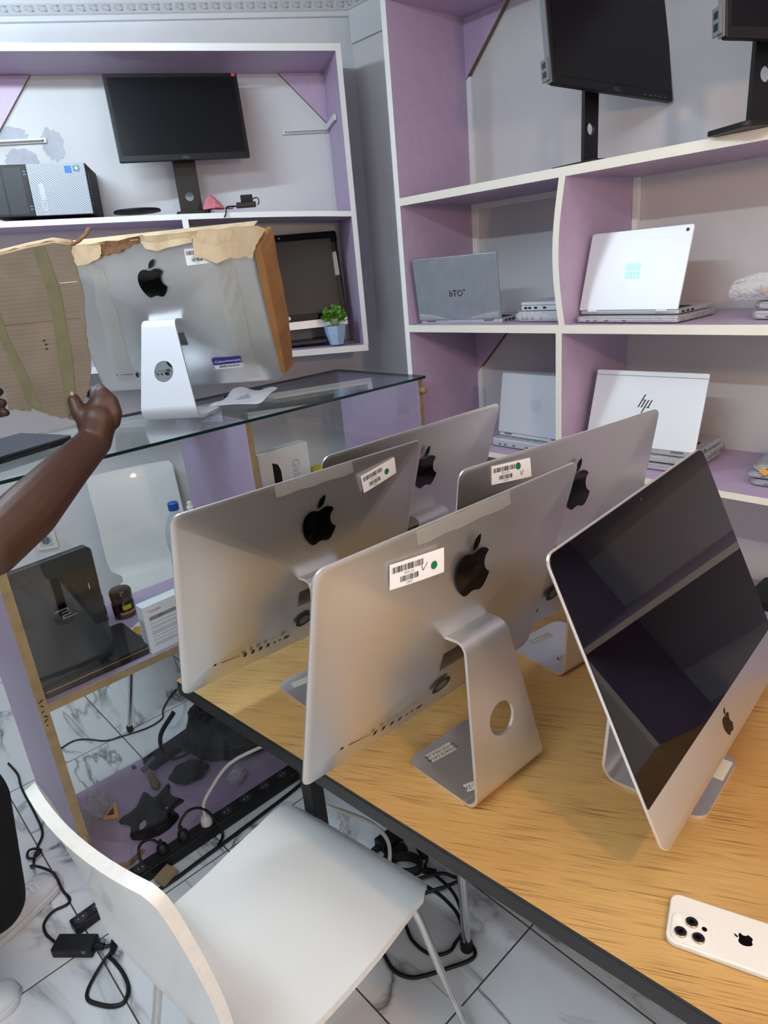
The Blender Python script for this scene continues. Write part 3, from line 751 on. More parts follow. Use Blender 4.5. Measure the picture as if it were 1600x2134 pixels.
def imac(label, x, y, zb, zt, yaw, tilt, foot, group, sticker=None, tape=None, mark=None, stand_mat='alu_foot', notes=(), front=True):
    """x,y: middle of the lower edge; zb its height; zt height of the surface; foot=(front y, back y, x shift, turn)"""
    root = empty('desktop_computer', (x, y, zt), R(yaw), label, 'computer', group)
    t = R(tilt); z0 = zb - zt
    B = Matrix(((1, 0, 0, 0), (0, math.cos(t), -math.sin(t), 0), (0, math.sin(t), math.cos(t), z0), (0, 0, 0, 1)))   # screen frame: x across, +y to the front, z up the screen
    g = G(B); ol = rrect(-IW / 2, IW / 2, 0, IH, .022, 6); n = len(ol); rings = []
    ctr_ = Vector((0, IH / 2))
    def ring(s_, y_):
        out = []
        for p in ol:
            q = ctr_ + (Vector(p) - ctr_) * s_
            out.append(g.v((q.x, y_ if y_ is not None else -bulge(q.x, q.y) - .0005, q.y)))
        return out
    rings = [ring(.995, .0045), ring(1, .0038), ring(1, .0008)]
    rings += [ring(s_, None) for s_ in (.985, .96, .92, .86, .78, .69, .59, .48, .37, .26, .15, .05)]
    for k, (a, b) in enumerate(zip(rings, rings[1:])):
        for i in range(n): g.f([a[i], a[(i + 1) % n], b[(i + 1) % n], b[i]], 'alu_edge' if k < 2 else 'alu')
    g.f(rings[-1], 'alu'); g.f(rings[0][::-1], 'alu')
    g.obj('housing', root, smooth=50)
    g = G(B); g.prism(rrect(-IW / 2 + .003, IW / 2 - .003, .0775, IH - .003, (.001, .001, .019, .019), 6), .0046, .0062, 'black_gloss', axis='y'); g.obj('screen_glass', root)
    g = G(B); g.prism([(.004 * math.cos(k * pi / 6), IH - .016 + .004 * math.sin(k * pi / 6)) for k in range(12)], .0062, .0064, 'dark_grey', axis='y'); g.obj('camera_dot', root)
    S = .108
    flat_fill([[(-a * .046, b * .046) for a, b in p] for p in APPLE], B @ Matrix(((1, 0, 0, 0), (0, 0, 1, .0049), (0, 1, 0, .039), (0, 0, 0, 1))), 'logo_black', 'chin_logo', root)
    def onback(px, pz, lift=.0009): return B @ Vector((px, -bulge(px, pz) - .0005 - lift, pz))
    flat_fill(APPLE, None, 'logo_black', 'back_logo', root, warp=lambda a, b: onback(a * S, .388 + b * S), cuts=2)
    def slot(x0, x1, zc, h, nm='port', m='black', rot=0):
        g = G(); g.grid(lambda u, v: onback(x0 + (x1 - x0) * u, zc - h / 2 + h * v, .0006), 3, 2, m); return g.obj(nm, root, recalc=False)
    slot(-.236, -.190, .068, .0022, 'card_slot')
    slot(-.2535, -.2475, .068, .006, 'audio_port')
    for k, (px, w_, h_) in enumerate(((-.1765, .008, .016), (-.1565, .008, .016), (-.1365, .008, .016), (-.1165, .008, .016), (-.0985, .006, .009), (-.0845, .006, .009), (-.066, .015, .013))):
        slot(px - w_ / 2, px + w_ / 2, .063, h_)
    g = G()
    for k in range(9):
        zc = .170 + k * .0052; g.grid(lambda u, v: onback(-.052 + .104 * u, zc + .0026 * v, .0006), 6, 1, 'black')
    g.obj('vent_grille', root, recalc=False)
    g = G(); cx_, cz_ = -.024, .107
    for k in range(24):
        a0, a1 = 2 * pi * k / 24, 2 * pi * (k + 1) / 24
        for r0, r1, mm in ((0, .014, 'mid_grey'), (.014, .024, 'black')):
            g.f([g.v(onback(cx_ + r_ * math.cos(a), cz_ + r_ * math.sin(a), .0008)) for r_, a in ((r0, a0), (r1, a0), (r1, a1), (r0, a1))] if r0 else [g.v(onback(cx_ + r_ * math.cos(a), cz_ + r_ * math.sin(a), .0008)) for r_, a in ((0, a0), (r1, a0), (r1, a1))], mm)
    g.obj('power_socket', root, recalc=False)
    # stand: foot plate, bent neck with a round hole, fold into the back
    fy, by, sx, turn = foot
    Hy, Hz = -.257 * math.sin(t) - .040 * math.cos(t), z0 + .257 * math.cos(t) - .040 * math.sin(t)
    Tn = (Hy - .052, Hz + .004)
    path2 = fillet([(fy, .004), (by, .004), Tn, (Hy + .012, Hz - .002)], [.030, .024], 10)
    MS = Matrix.Translation((sx, (fy + by) / 2, 0)) @ Matrix.Rotation(R(turn), 4, 'Z') @ Matrix.Translation((0, -(fy + by) / 2, 0)) if turn or sx else I4
    def wid(z): return (.096 - .040 * max(0, min(1, (z - .03) / (Hz - .03))))
    g = G(MS); th = .003
    pts = [Vector(p) for p in path2]
    nrm = []
    for i in range(len(pts)):
        d = (pts[min(i + 1, len(pts) - 1)] - pts[max(i - 1, 0)]).normalized(); nrm.append(Vector((-d.y, d.x)))
    # indices: foot = 0..1, bend = 1..11, neck flat between 11 and 12, fold 12..22, end
    def shx(z, k): # neck is drawn back toward the body's middle while it rises
        return -sx * max(0, min(1, (z - .03) / (Hz - .03))) if not turn else -sx * max(0, min(1, (z - .03) / (Hz - .03)))
    sec = []
    for i, p in enumerate(pts):
        ww = wid(p.y); xo = shx(p.y, i)
        a, b = p + nrm[i] * th, p - nrm[i] * th
        sec.append([g.v((xo - ww, a.x, a.y)), g.v((xo + ww, a.x, a.y)), g.v((xo + ww, b.x, b.y)), g.v((xo - ww, b.x, b.y))])
    for i in range(1, len(pts) - 1):
        a, b = sec[i], sec[i + 1]
        if i == 11:
            # flat neck panel with the hole
            hz = .148; k = (hz - pts[11].y) / (pts[12].y - pts[11].y); hc = pts[11].lerp(pts[12], k); dirn = (pts[12] - pts[11]).normalized(); hr = .033
            Lf = (pts[12] - pts[11]).length
            def quad_edge(ang):
                # ray from hole centre in (x, along) coordinates to the tapered outline
                dx, dl = math.cos(ang), math.sin(ang); c0 = k * Lf; best = 9
                xo0, xo1 = shx(pts[11].y, 0), shx(pts[12].y, 0); w0, w1 = wid(pts[11].y), wid(pts[12].y)
                xc = xo0 + (xo1 - xo0) * k
                poly = [(xo0 - w0, 0), (xo0 + w0, 0), (xo1 + w1, Lf), (xo1 - w1, Lf)]
                for j in range(4):
                    p_, q_ = poly[j], poly[(j + 1) % 4]; ex, el = q_[0] - p_[0], q_[1] - p_[1]
                    den = dx * el - dl * ex
                    if abs(den) < 1e-9: continue
                    s_ = ((p_[0] - xc) * el - (p_[1] - c0) * ex) / den; r_ = ((p_[0] - xc) * dl - (p_[1] - c0) * dx) / den
                    if s_ > 1e-6 and -1e-6 <= r_ <= 1 + 1e-6 and s_ < best: best = s_
                return xc, c0, best
            xo0, xo1 = shx(pts[11].y, 0), shx(pts[12].y, 0); xc = xo0 + (xo1 - xo0) * k
            corners = [math.atan2(l - k * Lf, xx - xc) for xx, l in ((xo0 - wid(pts[11].y), 0), (xo0 + wid(pts[11].y), 0), (xo1 + wid(pts[12].y), Lf), (xo1 - wid(pts[12].y), Lf))]
            angs = sorted([2 * pi * j / 40 - pi for j in range(40)] + corners)
            def P3(xx, l, off): q = pts[11] + dirn * l + nrm[11] * off; return g.v((xx, q.x, q.y))
            for off in (th, -th):
                O_, I_ = [], []
                for an in angs:
                    xc_, c0, s_ = quad_edge(an); O_.append(P3(xc_ + s_ * math.cos(an), c0 + s_ * math.sin(an), off)); I_.append(P3(xc_ + hr * math.cos(an), c0 + hr * math.sin(an), off))
                for j in range(len(angs)): g.f([O_[j], O_[(j + 1) % len(angs)], I_[(j + 1) % len(angs)], I_[j]], stand_mat)
                if off > 0: It = I_
            for j in range(len(angs)): g.f([It[j], It[(j + 1) % len(angs)], I_[(j + 1) % len(angs)], I_[j]], 'alu_edge')
            g.f([a[0], b[0], b[3], a[3]], 'alu_edge'); g.f([a[1], b[1], b[2], a[2]], 'alu_edge')
            continue
        for j, mm in ((0, stand_mat), (1, 'alu_edge'), (2, stand_mat), (3, 'alu_edge')):
            g.f([a[j], a[(j + 1) % 4], b[(j + 1) % 4], b[j]], mm)
    g.f(sec[-1], stand_mat)
    # foot plate with rounded front corners
    ww = wid(0); yb_ = pts[1].x
    fp = [(-ww, yb_), (ww, yb_)] + [(ww - .026 + .026 * math.cos(a), fy - .026 + .026 * math.sin(a)) for a in [pi / 2 * j / 8 for j in range(9)]] + [(-ww + .026 - .026 * math.sin(a), fy - .026 + .026 * math.cos(a)) for a in [pi / 2 * j / 8 for j in range(9)]]
    g.prism(fp, 0.0004, .008, stand_mat, mside='alu_edge', mtop=stand_mat)
    st = g.obj('stand', root, smooth=35)
    for kind, cx_, cy_, wl, hl, rt, txt in notes:
        Mn = Matrix.Translation((cx_, cy_, .0083)) @ Matrix.Rotation(R(rt), 4, 'Z')
        g = G(Mn); g.prism([(-wl / 2, -hl / 2), (wl / 2, -hl / 2), (wl / 2, hl / 2), (-wl / 2, hl / 2)], 0, .0003, 'label_cream')
        nt_ = g.obj('tape_label', st)
        if txt:
            lines = txt.split('|')
            for li, ln in enumerate(lines):
                text_polys_mesh(ln, hl / (len(lines) + .55), Mn @ Matrix.Translation((0, (len(lines) - 1) * hl / (len(lines) + .4) / 2 - li * hl / (len(lines) + .4), .0005)), 'ink', 'lettering', nt_, extrude=0)
    if sticker:
        cx_, cz_, ws, hs, rt, tick, l1, l2 = sticker
        c_, s_ = math.cos(R(rt)), math.sin(R(rt))
        def sp(u, v, lift=.0010): return onback(cx_ + c_ * u - s_ * v, cz_ + s_ * u + c_ * v, lift)
        g = G(); g.grid(lambda u, v: sp((u - .5) * ws, (v - .5) * hs), 10, 5, 'sticker'); sk = g.obj('stock_sticker', root, recalc=False)
        g = G(); rr = random.Random(3)
        for x0, x1, v0, v1 in ((-.46, .10, .12, .36), (-.32, .0, -.30, -.08)):
            q = x0
            while q < x1:
                wb = rr.choice((.006, .010, .016)); g.f([g.v(sp(a * ws, b * hs, .0014)) for a, b in ((q, v0), (q + wb, v0), (q + wb, v1), (q, v1))], 'ink'); q += wb + rr.choice((.006, .010, .014))
        g.obj('barcode', sk, recalc=False)
        g = G(); dxx, dyy = tick[0], tick[1]
        for k in range(20):
            a0, a1 = 2 * pi * k / 20, 2 * pi * (k + 1) / 20
            g.f([g.v(sp(dxx * ws + r_ * math.cos(a), dyy * hs + r_ * math.sin(a), .0015)) for r_, a in ((0, 0), (.0072, a0), (.0072, a1))], 'green')
        g.obj('green_dot', sk, recalc=False)
        if tick[2] is not None:
            g = G(); tx, ty, fl = tick[2]
            for (a, b) in (((-.030 * fl, .10), (0, -.14)), ((0, -.14), (.085 * fl, .13))):
                pa, pb = Vector((tx + a[0], ty + a[1])), Vector((tx + b[0], ty + b[1])); pa = Vector((pa.x * ws, pa.y * hs)); pb = Vector((pb.x * ws, pb.y * hs))
                nn = Vector((-(pb - pa).y, (pb - pa).x)).normalized() * .0006
                g.f([g.v(sp(*q, .0015)) for q in (pa - nn, pb - nn, pb + nn, pa + nn)], 'ink')
            g.obj('tick_mark', sk, recalc=False)
        for txt, v_ in ((l1, .02), (l2, -.39)):
            c0 = sp(-.16 * ws, v_ * hs, .0016); xd = sp(.0, v_ * hs, .0016) - c0; yd = sp(-.16 * ws, (v_ + .1) * hs, .0016) - c0
            text_polys_mesh(txt, .0055, frame(c0, xd, yd), 'grey_line', 'lettering', sk, extrude=0)
    if tape:
        x0, x1 = tape; g = G()
        g.grid(lambda u, v: onback(x0 + (x1 - x0) * u + .003 * math.sin(9 * u), IH - .0005 - .024 * v - .001 * math.sin(17 * u), .0007), 16, 4, 'tape')
        g.obj('tape_strip', root, recalc=False)
    return root, B, onback

GA = 'silver desktop computers on the oak table'
NA = (('n', -.018, -.035, .064, .020, 6, ''),)
imac('silver computer seen from behind nearest the white chair, ticked white sticker and tape on top', .8155, .8431, .83, .75, -2.0, 16.0, (-.018, -.212, .002, 0), GA,
     (-.130, .430, .117, .043, -4, (.30, -.06, (.09, .02, 1)), '0076-101', '14075'), (-.126, .105), None, 'alu_foot',
     (('n', -.028, -.052, .062, .026, 172, 'NOVACK DRIVE|NHITE 193.A.20L'), ('n', -.052, -.162, .036, .020, 160, 'Mac-2A')))
imac('silver computer from behind at the far left table corner, sticker right of its mark', .8038, 1.2802, .83, .75, -2.4, 17.8, (-.022, -.205, -.008, 0), GA,
     (.180, .443, .108, .042, 9, (.22, -.05, None), '0076-104', '14070'), (-.098, .104), None, 'alu_foot', (('n', -.055, -.060, .05, .024, 172, ''),))
imac('silver computer seen from behind at the back of the table, dark smudges and no sticker', 1.208, 1.345, .83, .75, -.3, 17.0, (.00, -.19, .0, 0), GA)
imac('silver computer from behind nearest the shelves, stickered left of its mark, hidden lower half', 1.262, .868, .83, .75, -7.6, 9.5, (.055, -.130, .018, 0), GA,
     (-.190, .461, .108, .038, -3, (.17, .22, (.24, -.16, .7)), '0076-109', '14073'), None, None, 'alu_foot',
     (('n', .010, .022, .066, .024, 176, 'NOVACK DRIVE|NHITE 193.A.20L'), ('n', .060, -.028, .036, .026, 170, ''), ('n', -.012, -.076, .036, .024, 165, 'Mac-13')))
imac('silver computer showing its dark glossy screen on the right of the table', 1.0979, .3509, .83, .75, 184.6, 24.0, (.004, -.178, .047, 0), GA, notes=(('n', .0, -.010, .06, .018, 0, ''),))
froot, FB, fon = imac('silver computer on the glass counter half wrapped in torn cardboard', 1.0797, 2.1727, 1.37, 1.3042, -50, 19.5, (-.095, -.272, .028, -5), None,
     (.172, .437, .10, .045, 0, (.24, -.10, None), '0076-103', '14071'), None, None, 'lit_stand')
# violet shop sticker on the wrapped computer
g = G(); g.grid(lambda u, v: fon(.108 + .099 * u, .083 + .026 * v, .001), 8, 3, 'purple'); g.grid(lambda u, v: fon(.108 + .099 * u, .065 + .018 * v, .001), 8, 3, 'sticker')
vs_ = g.obj('shop_sticker', froot, recalc=False)
g = G(); rr = random.Random(5); q = .125
while q < .195:
    wb = rr.choice((.0006, .001, .0015)); g.f([g.v(fon(a, b, .0015)) for a, b in ((q, .071), (q + wb, .071), (q + wb, .080), (q, .080))], 'ink'); q += wb + rr.choice((.0008, .0012))
g.obj('barcode', vs_, recalc=False)
c0 = fon(.157, .096, .0016); text_polys_mesh('ColourInnovate', .0135, frame(c0, fon(.17, .096, .0016) - c0, fon(.157, .11, .0016) - c0), 'sticker', 'lettering', vs_, shear=.35, extrude=0)
# cracked clear tape on its back
for nm, pl in (('r', ((.213, .42), (.262, .417), (.259, .274), (.248, .111), (.250, .012), (.197, .014), (.198, .183), (.202, .31))), ('l', ((-.184, .443), (-.149, .432), (-.150, .295), (-.19, .039), (-.262, .037), (-.225, .219)))):
    flat_fill([pl], None, 'tape', 'packing_tape', froot, warp=lambda a, b: fon(a + .003 * math.sin(b * 70), b, .0016 + .0008 * math.sin(a * 300 + b * 90)), cuts=3)

# torn cardboard left around the wrapped computer (its own thing)
wrap = empty('cardboard_wrap', (1.0797, 2.1727, 1.3042), R(-50), 'torn brown cardboard wrapped over the computer on the glass counter', 'cardboard')
def jag(poly, amp, seed, n=4):
    rr = random.Random(seed); out = []
    for a, b in zip(poly, poly[1:] + poly[:1]):
        for k in range(n):
            t = k / n; out.append((a[0] + (b[0] - a[0]) * t + (rr.uniform(-amp, amp) if k else 0), a[1] + (b[1] - a[1]) * t + (rr.uniform(-amp, amp) if k else 0)))
    return out
def sheet(name, poly, lift0, m, parent, thick=.003, curl=0.0, seed=1, amp=.002, edge='board_edge'):
    """cardboard sheet hugging the back of the screen; curl lifts its lower edge"""
    poly = jag(poly, amp, seed); g = G()
    zmax = max(p[1] for p in poly)
    def pt(p, o): return FB @ Vector((p[0], -(bulge(p[0], p[1]) + lift0 + curl * ((zmax - p[1]) / .09) ** 2 + .003 * math.sin(p[0] * 60)) - o, p[1]))
    vs = [g.bm.verts.new((p[0], p[1], 0)) for p in poly]; es = [g.bm.edges.new((vs[i - 1], vs[i])) for i in range(len(vs))]
    bmesh.ops.triangle_fill(g.bm, use_beauty=True, edges=es); bmesh.ops.subdivide_edges(g.bm, edges=[e for e in g.bm.edges if not e.is_boundary], cuts=1)
    i0, i1 = g.mi(m), g.mi(edge)
    for f_ in g.bm.faces: f_.material_index = i0
    r_ = bmesh.ops.extrude_face_region(g.bm, geom=g.bm.faces[:])
    top = {e for e in r_['geom'] if isinstance(e, bmesh.types.BMVert)}
    for f_ in g.bm.faces:
        k = sum(v in top for v in f_.verts)
        if 0 < k < len(f_.verts): f_.material_index = i1
    for v_ in g.bm.verts: v_.co = pt((v_.co.x, v_.co.y), thick if v_ in top else 0)
    return g.obj(name, parent)
sheet('top_flap', [(-.30, .502), (-.133, .500), (-.137, .471), (-.15, .458), (-.215, .445), (-.30, .447)], .006, 'board_light', wrap, curl=.004, seed=11)
sheet('top_flap', [(-.15, .500), (0, .508), (-.006, .488), (-.05, .478), (-.095, .468), (-.148, .462)], .003, 'board_edge', wrap, seed=12, amp=.004)
sheet('top_flap', [(.001, .512), (.013, .507), (.160, .506), (.156, .477), (.10, .472), (.046, .465), (.004, .477), (-.004, .49)], .008, 'board_light', wrap, curl=.006, seed=13)
sheet('top_flap', [(.157, .506), (.266, .505), (.366, .503), (.383, .491), (.371, .477), (.345, .452), (.325, .415), (.306, .425), (.285, .421), (.262, .428), (.221, .417), (.188, .431), (.157, .439), (.158, .48)], .010, 'board_light', wrap, curl=.008, seed=14)
# right hand side of the carton, standing forward of the screen edge
g = G(FB); sd = [(.338, .451), (.374, .479), (.386, .453), (.379, .338), (.377, .246), (.371, .165), (.354, .026)]
sd = spline([(*p, 0) for p in sd], 5); inner = [(.330, .45), (.333, .40), (.330, .282), (.327, .153), (.327, .03)]; inner = spline([(*p, 0) for p in inner], 8)
n = min(len(sd), len(inner)); S1 = [sd[round(i * (len(sd) - 1) / (n - 1))] for i in range(n)]; S2 = [inner[round(i * (len(inner) - 1) / (n - 1))] for i in range(n)]
rr = random.Random(4)
row = []
for a, b in zip(S1, S2):
    mid = a.lerp(b, .55); j = rr.uniform(-.0015, .0015)
    row.append([g.v((b.x, -.016, b.y)), g.v((mid.x, -.012, mid.y)), g.v((a.x + j, .050, a.y + j)), g.v((a.x + j - .003, .050, a.y)), g.v((mid.x - .002, -.006, mid.y)), g.v((b.x, -.011, b.y))])
for a, b in zip(row, row[1:]):
    for k in range(6): g.f([a[k], a[(k + 1) % 6], b[(k + 1) % 6], b[k]], 'board_side')
g.f(row[0], 'board_edge'); g.f(row[-1][::-1], 'board_edge')
g.obj('side_flap', wrap)
g = G(FB); g.box(-.30, .345, -.004, .055, IH + .0035, IH + .0065, 'board_light'); g.obj('top_flap', wrap)

# ------------------------------------------------------------------ monitors
def dell_monitor(label, loc, base_z, yaw, lean, roll, W, H, neck_dx, neck_dy, logo, usb, base_plate, parent_cat='monitor', neck_w=.07, hole=True, group=None, sticker=False, hz=.05):
    """loc: middle of the screen's lower edge; +y local goes away from the viewer"""
    root = empty('monitor', (loc[0], loc[1], base_z), R(yaw), label, parent_cat, group)
    l, r_ = R(lean), R(roll); z0 = loc[2] - base_z
    B = Matrix.Translation((0, 0, z0)) @ Matrix.Rotation(l, 4, 'X') @ Matrix.Rotation(r_, 4, 'Y')
    g = G(B); g.prism(rrect(-W / 2, W / 2, 0, H, .006, 3), -.004, .012, 'black', axis='y'); g.prism(rrect(-W * .40, W * .40, H * .12, H * .9, .02, 3), .012, .042, 'black_mat', axis='y'); g.obj('housing', root, bevel=.003)
    bz = .016 if H < .31 else .017
    g = G(B); g.prism([(-W / 2 + .014, bz + .006), (W / 2 - .014, bz + .006), (W / 2 - .014, H - .014), (-W / 2 + .014, H - .014)], -.0046, -.0041, 'screen', axis='y'); g.obj('screen', root)
    if logo: text_polys_mesh('DELL', .0125, B @ frame((0, -.0049, .0095), (1, 0, 0), (0, 0, 1)), 'mid_grey', 'lettering', root, extrude=0)
    if sticker:
        g = G(B); g.box(W / 2 - .022, W / 2 - .008, -.0052, -.0045, H - .013, H - .002, 'red'); g.obj('price_dot', root)
    if usb:
        g = G(B); g.box(-W / 2 - .005, -W / 2 - .0005, -.002, .014, .004, H - .004, 'mid_grey'); g.box(-W / 2 - .011, -W / 2 - .0052, .000, .024, .010, .062, 'mid_grey')
        for zz in (.018, .040): g.box(-W / 2 - .0115, -W / 2 - .0108, .006, .019, zz, zz + .014, 'black')
        g.obj('usb_block', root, bevel=.0015)
        g = G(B)
        for k in range(5): g.box(W / 2 - .13 + .022 * k, W / 2 - .12 + .022 * k, -.0050, -.0042, .007, .009, 'mid_grey')
        g.obj('button_row', root)
    # neck with a round cable hole
    zt = z0 + H * .55
    g = G(Matrix.Translation((neck_dx, neck_dy, 0)))
    nw = neck_w / 2; zc = hz; hr = .017; Hn = 14
    for off in (0, .012):
        ang = sorted([2 * pi * k / 32 - pi for k in range(32)])
        O_, I_ = [], []
        for a in ang:
            s_ = min((nw / abs(math.cos(a))) if abs(math.cos(a)) > 1e-6 else 9, (nw / abs(math.sin(a))) if abs(math.sin(a)) > 1e-6 else 9)
            O_.append(g.v((s_ * math.cos(a), off, zc + s_ * math.sin(a)))); I_.append(g.v((hr * math.cos(a), off, zc + hr * math.sin(a))))
        for j in range(32): g.f([O_[j], O_[(j + 1) % 32], I_[(j + 1) % 32], I_[j]], 'black')
        if off == 0: I0 = I_
    for j in range(32): g.f([I0[j], I0[(j + 1) % 32], I_[(j + 1) % 32], I_[j]], 'dark_grey')
    for x_ in (-nw, nw): g.f([g.v((x_, 0, zc - nw)), g.v((x_, .012, zc - nw)), g.v((x_, .012, zc + nw)), g.v((x_, 0, zc + nw))], 'black')
    g.box(-nw, nw, 0, .012, .0125, zc - nw, 'black'); g.box(-nw, nw, 0, .012, zc + nw, zt, 'black')
    g.obj('neck', root, smooth=30)
    bw, bd = base_plate
    g = G(Matrix.Translation((neck_dx, neck_dy, 0))); g.prism(rrect(-bw / 2, bw / 2, -bd * .6, bd * .4, .012, 4), .0004, .012, 'black'); g.obj('base', root, bevel=.002)
    g = G(Matrix.Translation((neck_dx, neck_dy, 0))); g.box(-.05, .05, -.018, .0, zt - .09, zt + .02, 'black_mat'); g.obj('mount', root)
    return root
MZ = 1.956
dell_monitor('black monitor standing in the wall cabinet with a small red dot on its corner', (1.454, 2.629, 2.151), 1.9595, -23.3, -8.9, 0, .496, .306, -.005, .080, True, False, (.13, .14), neck_w=.088, sticker=True, hz=.072)
dell_monitor('black monitor with side ports on the upper shelf, turned toward the left', (1.95, 1.0975, 2.0875), 1.9142, -10, -10, 3, .49, .30, .005, .088, True, True, (.20, .17), neck_w=.058, hz=.105, group=None)
dell_monitor('black monitor at the right end of the upper shelf, cut by the photo edge', (1.86, .570, 2.066), 1.9142, -28, -8, 2, .49, .30, -.055, .088, False, True, (.22, .13), neck_w=.07, hz=.115)

# ------------------------------------------------------------------ laptops
def laptop(label, loc, yaw, lean, W, H, shell, base_h=.012, base_d=None, base_shell=None, logo=None, group=None, r=.010, hinge='mid_grey', keys=True, ports=True, lid_t=.006, surf=None, topstrip=False):
    """open laptop seen from behind its lid; loc = middle of the lid's lower edge; +y away from the viewer"""
    root = empty('laptop', (loc[0], loc[1], surf if surf is not None else loc[2]), R(yaw), label, 'laptop', group)
    dz = loc[2] - (surf if surf is not None else loc[2])
    base_d = base_d or H; bs = base_shell or shell
    B = Matrix.Translation((0, 0, dz)) @ Matrix.Rotation(R(lean), 4, 'X')
    g = G(B); g.prism(rrect(-W / 2, W / 2, .001, H, (.003, .003, r, r), 5), 0, lid_t, shell, axis='y'); lid = g.obj('lid', root, bevel=.0012)
    g = G(B); g.prism(rrect(-W / 2 + .006, W / 2 - .006, .012, H - .006, .004, 3), lid_t + .0002, lid_t + .0008, 'black_gloss', axis='y'); g.obj('screen', root)
    if topstrip:
        g = G(B); g.box(-W / 2 + .001, W / 2 - .001, -.0006, -.0001, H - .016, H - .0145, 'mid_grey'); g.obj('seam', lid)
    g = G(Matrix.Translation((0, .004, dz - base_h - .001))); g.prism(rrect(-W / 2, W / 2, 0, base_d, .008, 4), 0, base_h, bs); base = g.obj('base', root, bevel=.0015)
    if keys:
        g = G(Matrix.Translation((0, .004, dz - .001)))
        kw = (W - .05) / 13
        for i in range(13):
            for j in range(5): g.box(-W / 2 + .025 + i * kw, -W / 2 + .025 + (i + .86) * kw, .035 + j * .018, .035 + (j + .85) * .018, .0002, .0012, 'black_mat')
        g.obj('keyboard', base)
        g = G(Matrix.Translation((0, .004, dz - .001))); g.box(-.05, .05, base_d * .62, base_d * .93, .0001, .0006, hinge); g.obj('touchpad', base)
    if ports:
        g = G(Matrix.Translation((W / 2 + .004, .004, dz - .001 - base_h * .55)))
        for y0, y1 in ((.02, .032), (.045, .058), (.07, .082)): g.box(-.0043, -.0036, y0, y1, -.0028, .0028, 'black')
        g.obj('port', base)
    for s_ in (-1, 1):
        g = G(Matrix.Translation((0, .003, dz - .002))); g.sweep([(s_ * W * .30, 0, 0), (s_ * W * .40, 0, 0)], .0045, hinge, 10); g.obj('hinge', root, smooth=40)
    if logo: logo(B, lid, W, H)
    return root, B, lid

def logo_bto(B, lid, W, H):
    text_polys_mesh('bTO', .030, B @ frame((.0, -.0008, H * .42), (1, 0, 0), (0, 0, 1)), 'ink', 'lettering', lid, extrude=.0002)
    g = G(B); g.prism([(.034 + .0032 * math.cos(k * pi / 6), H * .47 + .0032 * math.sin(k * pi / 6)) for k in range(12)], -.0008, -.0002, 'ink', axis='y'); g.obj('logo_dot', lid)
def logo_win(B, lid, W, H):
    g = G(B); c = H * .49
    for a in (-1, 1):
        for b in (-1, 1):
            x0, z0 = a * .0118, c + b * .0118
            g.box(x0 - .0095, x0 + .0095, -.0008, -.0002, z0 - .0095, z0 + .0095, 'win_logo')
    g.obj('logo', lid)
    g = G(B); g.prism([(W / 2 - .016 + .0045 * math.cos(k * pi / 8), H - .014 + .0045 * math.sin(k * pi / 8)) for k in range(16)], -.0012, -.0002, 'black', axis='y'); g.obj('camera', lid)
def logo_slash(B, lid, W, H):
    g = G(B); c = H * .58; k = .42
    def bar(x, z0, z1, w=.0035):
        g.prism([(x + k * (z0 - c), z0), (x + w + k * (z0 - c), z0), (x + w + k * (z1 - c), z1), (x + k * (z1 - c), z1)], -.0008, -.0002, 'ink', axis='y')
    bar(-.016, c - .013, c + .027); bar(-.006, c - .013, c + .011); bar(.004, c - .030, c + .011); bar(.014, c - .013, c + .011)
    g.prism([(-.008, c + .009), (.0, c + .009), (.001, c + .011), (-.007, c + .011)], -.0008, -.0002, 'ink', axis='y'); g.prism([(.004, c - .013), (.016, c - .013), (.0165, c - .011), (.005, c - .011)], -.0008, -.0002, 'ink', axis='y')
    g.obj('logo', lid)
def logo_faint(B, lid, W, H):
    g = G(B); c = H * .50
    g.prism([(.012 + .024 * math.cos(k * pi / 14), c + .024 * math.sin(k * pi / 14)) for k in range(28)], -.0007, -.0002, 'white_dark', axis='y')
    g.prism([(.012 + a, c + b) for a, b in ((.006, .022), (.022, .033), (.012, .020))], -.0007, -.0002, 'white_dark', axis='y'); g.obj('logo', lid)

rb, Bb, lb = laptop('bluish grey laptop with three black letters on its lid, middle shelf at left', (1.852, 1.623, 1.4985), -82.6, 5.9, .343, .212, 'silver_blue', .0115, .19, 'silver', logo_bto, surf=1.4862, r=.004)
g = G(Bb); g.grid(lambda u, v: Vector((-.165 + .33 * u, -.003 - .004 * math.sin(pi * v), .001 + (.012 + .012 * math.cos(2 * pi * u)) * v)), 20, 3, 'film'); g.obj('peeling_film', rb, recalc=False)
laptop('pale silver laptop with a four square mirror logo standing on a wrapped slab', (1.86, .999, 1.5195), -94, -16.4, .313, .222, 'silver_light', .010, .21, 'silver', logo_win, surf=1.5075, r=.007, hinge='silver_light')
laptop('silver laptop with a slanted four bar logo on the lower shelf', (1.896, .964, 1.110), -86.8, -18.7, .344, .231, 'silver_light', .014, .22, 'silver', logo_slash, surf=1.0945, r=.004, topstrip=True)
laptop('light grey laptop with a faint round mark beside the lilac divider', (1.906, 1.364, 1.095), -91.9, -8.8, .290, .211, 'silver_soft', .012, .20, 'silver_soft', logo_faint, surf=1.0815, r=.008)

